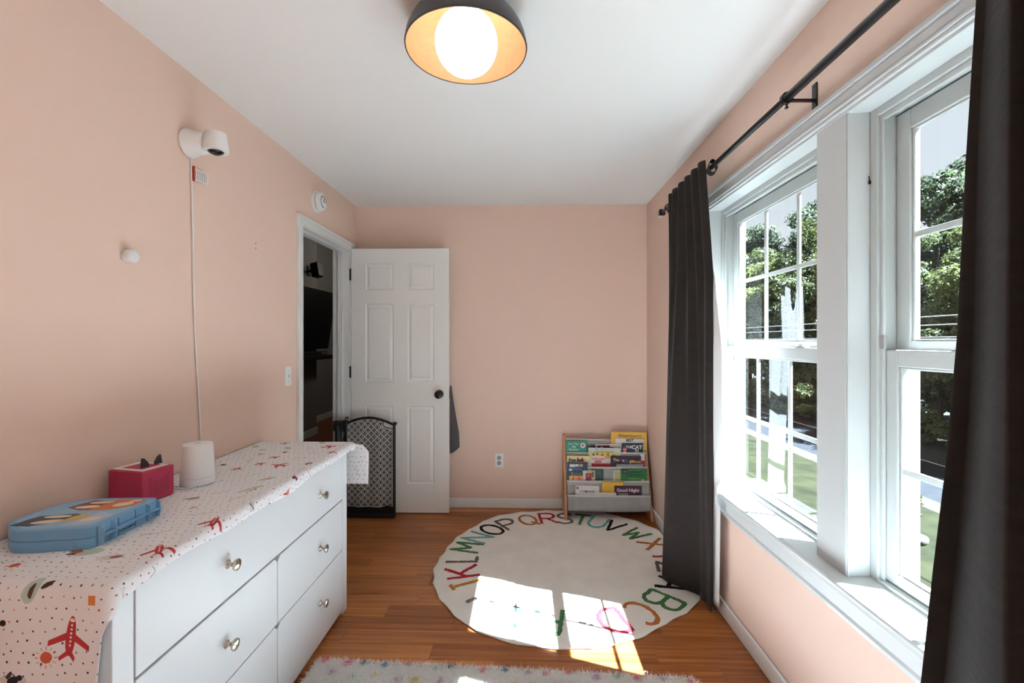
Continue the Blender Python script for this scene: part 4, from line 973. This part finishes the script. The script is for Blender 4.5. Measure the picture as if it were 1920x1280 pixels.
cr_.lathe([(.012,0),(.026,.010),(.028,.022),(.020,.036),(.0,.042)], (.876,2.935,2.150), 'y', 8); cr_.build('crystal_knob', CRY, rod)
VELV = mat('charcoal_velvet', (40,34,31), .85, noise_amt=.12, noise_scale=18, stretch=(1,1,3), bump=.3, bump_scale=25, sheen=.1, spec=.1)
LINE = mat('white_lining', (214,212,208), .85, bump=.1, bump_scale=400)
def lerp(a, c, t): return a+(c-a)*t
def interp(tab, t):
    for (t0, v0), (t1, v1) in zip(tab, tab[1:]):
        if t <= t1: q = (t-t0)/(t1-t0); return v0+(v1-v0)*q
    return tab[-1][1]
def far_c(u, v, off=0, ext=0):
    Ytop = lerp(2.150, 2.640, u); Xtop = .838
    bx = interp([(0,.925),(.35,.880),(.75,.772),(1,.790)], u); by = interp([(0,2.225),(.35,2.37),(.75,2.535),(1,2.66)], u)
    t = v**1.25; X = lerp(Xtop, bx, t); Y = lerp(Ytop, by, t)
    X = min(X+ (0.045*(1-u)**3)*min(1,v*4)*(1-v*.6), .918)
    ph = 2*PI*5.2*u+.5*math.sin(v*2.4+u*3)-.6; ph2 = 2*PI*(1.55*u+.12)+.4*v
    hi = .0145*(1-.82*min(1,v*1.25)); lo = .026*min(1,v*1.6)
    X += -hi*math.sin(ph)-lo*math.sin(ph2)*(1-.4*v)+.005*math.sin(2*PI*3.3*u+v*4)*min(1,v*2)*(1-v)
    X = min(X, .925); Y += .008*math.cos(ph)*v*(1-v)
    z = lerp(2.172, .022, v)+(.006*math.cos(ph)*(v < .02))
    return (X+off, Y-ext, z)
fc = thing('far_curtain', 'dark charcoal velvet curtain with white lining, gathered beside the far window', 'curtain', (.86,2.4,0), group='charcoal curtains on the black rod')
b = MB(); b.grid(far_c, 150, 60); b.build('drape', VELV, fc, smooth=True, solid=.003)
def far_l(u, v):
    w = v*.965+.02; uu = u*.97; x, y, z = far_c(uu, w); e = min(1, max(0, (v-.20)/.2)); hide = .03*(1-e)
    lim = .9125 if .55 < z < .66 else .950
    return (min(x+.011+.016*e*max(0,1-u*6), lim), y+hide-(.034*e)*max(0,1-u*6)*(1 if z > .66 else .7), max(z,.06))
b = MB(); b.grid(far_l, 80, 60); b.build('lining', LINE, fc, smooth=True, solid=.001)
b = MB()
def tabf(u, v): a = 2*PI*u; return (.874+.019*math.cos(a), 2.130+.022*v+.004*math.sin(a*2), 2.144+.030*math.sin(a)-.010*v)
b.grid(tabf, 20, 4); b.build('tab_loop', VELV, fc, smooth=True, solid=.003)
NTOP = [(.872,.850),(.862,.859),(.796,.832),(.796,.855),(.735,.832),(.735,.858),(.680,.832),(.680,.858),(.610,.832),(.600,.856)]
NBOT = [(.857,.722),(.838,.748),(.671,.684),(.672,.738),(.520,.684),(.520,.740),(.400,.686),(.400,.738),(.300,.690),(.300,.735)]
def knot(tab, u):
    q = u*(len(tab)-1); i = min(int(q), len(tab)-2); f = q-i; g_ = .5-.5*math.cos(PI*f); g_ = .45*f+.55*g_
    return lerp(tab[i][0], tab[i+1][0], f), lerp(tab[i][1], tab[i+1][1], g_)
def near_c(u, v, off=0):
    ya, xa = knot(NTOP, u); yb_, xb = knot(NBOT, u); t = interp([(0,0),(.08,.0),(.24,.20),(.39,.35),(.5,.55),(.587,.77),(.69,1),(1,1.08)], v)
    return (lerp(xa, xb, t)+.004*math.sin(v*9+u*30)*v*(1-v)*2+off, lerp(ya, yb_, t)+.006*math.sin(v*5+1)*(1-u), lerp(2.172,.022,v))
nc = thing('near_curtain', 'dark charcoal velvet curtain hanging at the right edge beside the near window', 'curtain', (.8,.6,0), group='charcoal curtains on the black rod')
b = MB(); b.grid(near_c, 170, 70); b.build('drape', VELV, nc, smooth=True, solid=.003)
def near_l(u, v): x, y, z = near_c(u*.9+.03, v*.97+.02); return (x+.012, y+.004, z)
b = MB(); b.grid(near_l, 90, 50); b.build('lining', LINE, nc, smooth=True, solid=.001)

# ------------------------------------------------------------------ outside
GZ = -2.4
def ground(name, x0, x1, y0, y1, z, m): return st(MB().poly([(x0,y0,z),(x1,y0,z),(x1,y1,z),(x0,y1,z)],[(0,1,2,3)]).build(name, m))
GRASS = mat('lawn_green', (30,31,16), .9, noise_amt=.45, noise_scale=1.6, bump=1, bump_scale=18, spec=.1)
ROAD = mat('asphalt', (34,35,38), .9, noise_amt=.15, noise_scale=3, spec=.1)
SAND = mat('gravel', (58,54,47), .95, noise_amt=.3, noise_scale=5, spec=.1)
ground('ground_lawn', 1.3, 9.0, -30, 110, GZ, GRASS); ground('ground_gravel', 9.0, 9.6, -30, 110, GZ+.005, SAND)
ground('ground_road', 9.6, 12.5, -30, 110, GZ+.01, ROAD); ground('ground_forest', 12.5, 90, -30, 110, GZ+.02, mat('forest_floor', (24,25,15), .95, noise_amt=.4, noise_scale=2))
def leaf_mat(name, col, tr):
    m = bpy.data.materials.new(name); m.use_nodes = True; nt = m.node_tree; nt.nodes.clear()
    oi = N(nt, 'ShaderNodeObjectInfo'); geo = N(nt, 'ShaderNodeNewGeometry'); nz = N(nt, 'ShaderNodeTexNoise', i_Scale=.9, i_Detail=3.0); nt.links.new(geo.outputs['Position'], nz.inputs['Vector'])
    mr = N(nt, 'ShaderNodeMapRange'); mr.inputs[1].default_value = .3; mr.inputs[2].default_value = .7; mr.inputs[3].default_value = .65; mr.inputs[4].default_value = 1.4; nt.links.new(nz.outputs[0], mr.inputs[0])
    def sc_(c):
        v = N(nt, 'ShaderNodeVectorMath', operation='SCALE'); v.inputs[0].default_value = c; nt.links.new(mr.outputs[0], v.inputs['Scale']); return v.outputs[0]
    d = N(nt, 'ShaderNodeBsdfPrincipled'); d.inputs['Roughness'].default_value = .38; d.inputs['Specular IOR Level'].default_value = .35; nt.links.new(sc_(s2l(col)), d.inputs['Base Color'])
    t = N(nt, 'ShaderNodeBsdfTranslucent'); nt.links.new(sc_(s2l(tr)), t.inputs[0]); mx_ = N(nt, 'ShaderNodeMixShader'); mx_.inputs[0].default_value = .5; out = N(nt, 'ShaderNodeOutputMaterial')
    nt.links.new(d.outputs[0], mx_.inputs[1]); nt.links.new(t.outputs[0], mx_.inputs[2]); nt.links.new(mx_.outputs[0], out.inputs[0]); return m
BARK = mat('bark', (58,50,42), .95, noise_amt=.3, noise_scale=8)
LEAF = [leaf_mat('leaf_bright', (92,95,64), (102,110,60)), leaf_mat('leaf_mid', (76,81,58), (84,92,54)), leaf_mat('leaf_deep', (60,67,56), (64,74,50))]
def leaves(name, m, parent, seed, h, rad, zlo, ncl, nleaf, size, shape=1.0):
    r = np.random.RandomState(seed); C = []
    while len(C) < ncl:
        p = r.uniform(-1,1,3)
        if np.linalg.norm(p) > 1 or np.linalg.norm(p) < .45: continue
        C.append(p*np.array([rad,rad,(h-zlo)/2])+np.array([0,0,(h+zlo)/2]))
    C = np.array(C); k = r.randint(ncl, size=nleaf); cs_ = rad*.30
    d = r.normal(size=(nleaf,3)); d /= np.linalg.norm(d,axis=1)[:,None]
    P = C[k]+d*np.array([cs_,cs_,cs_*.7])*(r.uniform(.55,1.0,(nleaf,1)))
    nrm = d+r.normal(size=(nleaf,3))*.6+np.array([0,0,.5]); nrm /= np.linalg.norm(nrm,axis=1)[:,None]
    u = np.cross(nrm, r.normal(size=(nleaf,3))); u /= np.linalg.norm(u,axis=1)[:,None]; v = np.cross(nrm, u)
    s = size*r.uniform(.6,1.3,(nleaf,1)); V = np.empty((nleaf,4,3)); V[:,0] = P-u*s; V[:,1] = P+v*s*.42; V[:,2] = P+u*s; V[:,3] = P-v*s*.42
    me = bpy.data.meshes.new(name); me.vertices.add(nleaf*4); me.loops.add(nleaf*4); me.polygons.add(nleaf)
    me.vertices.foreach_set('co', V.ravel()); me.loops.foreach_set('vertex_index', np.arange(nleaf*4, dtype=np.int32)); me.polygons.foreach_set('loop_start', np.arange(0,nleaf*4,4,dtype=np.int32))
    me.materials.append(m); me.update(calc_edges=True); o = bpy.data.objects.new(name, me); COL.objects.link(o)
    if parent is not None: o.parent = parent
    o['kind'] = 'stuff'; return o, C
def make_tree(seed, h, rad, zlo, m, nleaf, size):
    t = thing('tree', 'x', 'tree', (0,0,0)); r = random.Random(seed)
    o, C = leaves('foliage', m, t, seed, h, rad, zlo, int(26+rad*5), nleaf, size)
    b = MB(); b.tube([(0,0,-.1),(.05,.04,h*.3),(.0,.1,h*.6),(.05,0,h*.88)], [.16+h*.008,.13,.09,.03], 9)
    for c in C[::3]:
        z0 = max(.8, c[2]*.62); b.tube([(.03,.05,z0),(c[0]*.5,c[1]*.5,z0*.55+c[2]*.45),(c[0],c[1],c[2])], [.05,.035,.012], 6)
    b.build('trunk', BARK, t, local=True); return t
protos = [make_tree(11, 7.6, 2.6, .8, LEAF[0], 26000, .10), make_tree(23, 12.6, 3.4, 3.0, LEAF[2], 32000, .13), make_tree(37, 10.0, 3.0, 1.0, LEAF[1], 30000, .11)]
TREES = [(0,16.2,15.2,1.0),(1,21.5,22.0,1.0),(1,24.0,19.0,1.06),(2,17.0,19.2,.86),(2,15.6,23.5,1.0),(0,15.0,28.0,1.1),(1,19.0,30.0,.95),(2,16.0,33.0,1.05),(1,18.5,38.0,1.05),(0,15.5,43.0,1.2),
         (2,17.0,11.0,.9),(1,22.0,12.5,1.0),(1,26.0,27.0,1.1),(1,23.0,34.0,1.1),(0,17.0,6.5,1.0),(2,20.0,2.0,1.0),(1,28.0,15.0,1.1),(2,15.8,50.0,1.2),(1,20.0,47.0,1.1),(2,18.0,26.0,1.0)]
KIND = ['bushy bright green tree','tall deep green tree','leafy mid green tree']
used = [0,0,0]
WHERE = ['nearest behind the power lines in the near window','reaching highest in the near window','behind the bright tree in the near window','filling gap left of the bright tree','right of the post in the far window view',
         'in the middle of the far window','rising behind the others in the far window','at the left of the far window','far back left of the far window','farthest along the road on the left',
         'across the road, hidden by the near curtain','far back behind the near curtain','deep behind the trees in the far window','deep behind the left far window trees','across the road, right of the window views','across the road, farthest to the right',
         'deepest behind the near curtain','by the far road bend','behind the far road bend','second row behind the far window trees']
for n_, (k, x, y, s_) in enumerate(TREES):
    t = protos[k] if not used[k] else copy_tree(protos[k]); used[k] += 1
    t.location = (x,y,GZ); t.rotation_euler = (0,0,n_*1.7); t.scale = (s_,s_,s_); t['label'] = KIND[k]+' '+WHERE[n_]; t['category'] = 'tree'; t['group'] = 'trees across the road'
def make_bush(seed, m):
    t = thing('bush', 'x', 'bush', (0,0,0)); o, C = leaves('foliage', m, t, seed, 1.9, 1.2, .1, 22, 5200, .085)
    b = MB()
    for c in C[::2]: b.tube([(0,0,-.05),(c[0]*.5,c[1]*.5,c[2]*.55),tuple(c)], [.03,.02,.008], 5)
    b.build('stems', BARK, t, local=True); return t
bp = make_bush(3, LEAF[0])
BUSH = [(13.7,19.0,.8),(13.6,21.5,.95),(13.8,24.0,.85),(13.6,26.5,1.0),(13.7,29.5,.9),(13.6,33.0,1.0),(13.7,37.0,1.1),(14.6,13.4,.55),(14.9,15.5,.6),(14.4,17.2,.7),(13.8,42.0,1.1),(19.5,17.5,1.7),(20.5,22.0,1.8),(20.0,26.5,1.8),(19.6,14.0,1.7),(21.0,31.0,1.9),(21.0,36.5,2.0)]
for n_, (x,y,s_) in enumerate(BUSH):
    t = bp if n_ == 0 else copy_tree(bp); t.location = (x,y,GZ); t.rotation_euler = (0,0,n_*2.1); t.scale = (s_*1.15,s_*1.15,s_)
    t['label'] = 'low green roadside bush, number %s along the far road edge from the near curtain' % ['four','five','six','seven','eight','nine','ten','one','two','three','eleven'][n_] if n_ < 11 else 'tall understorey bush between the tree trunks, number %s from the near curtain' % ['two','three','four','one','five','six'][n_-11]; t['category'] = 'bush'; t['group'] = 'bushes along the road'
cb_ = thing('garden_shrub', 'small narrow conical shrub on the lawn outside the near window', 'shrub', (7.79,9.44,GZ))
o, C = leaves('foliage', LEAF[1], cb_, 8, .95, .19, .02, 60, 9000, .026); MB().tube([(0,0,-.03),(0,0,.7)],.02,6).build('stem', BARK, cb_, local=True)
b = MB(); rng2 = random.Random(2); b.grid(lambda u, v: ((.21+.03*fbm(u*3,v*3))*math.cos(2*PI*u)*math.sin(PI*v), (.15+.02*fbm(u*4,v*2,4))*math.sin(2*PI*u)*math.sin(PI*v), .12*math.cos(PI*v)*(1+.2*fbm(u*2,v*2,7))+.07), 22, 12)
rk = b.build('garden_rock', mat('pale_rock', (72,70,66), .95, noise_amt=.2, noise_scale=9, bump=.6, bump_scale=20), smooth=True, origin=(0,0,0)); rk.location = (7.25,8.62,GZ); tag(rk, 'pale rounded boulder on the lawn outside the near window', 'rock')
for i, (z, q) in enumerate(((1.89,'topmost'),(1.70,'middle'),(1.43,'lowest'))):
    b = MB(); b.tube([(9.0, -12+6*k, z+.0006*((k-8)**2)-.02) for k in range(17)], .012, 6); w = b.build('power_line', mat('wire_grey',(150,150,150),.6), smooth=True, origin=(9.0,30,z)); w.location = (9.0,30,z); tag(w, q+' of three thin power lines strung along the road outside', 'power line', 'power lines along the road')
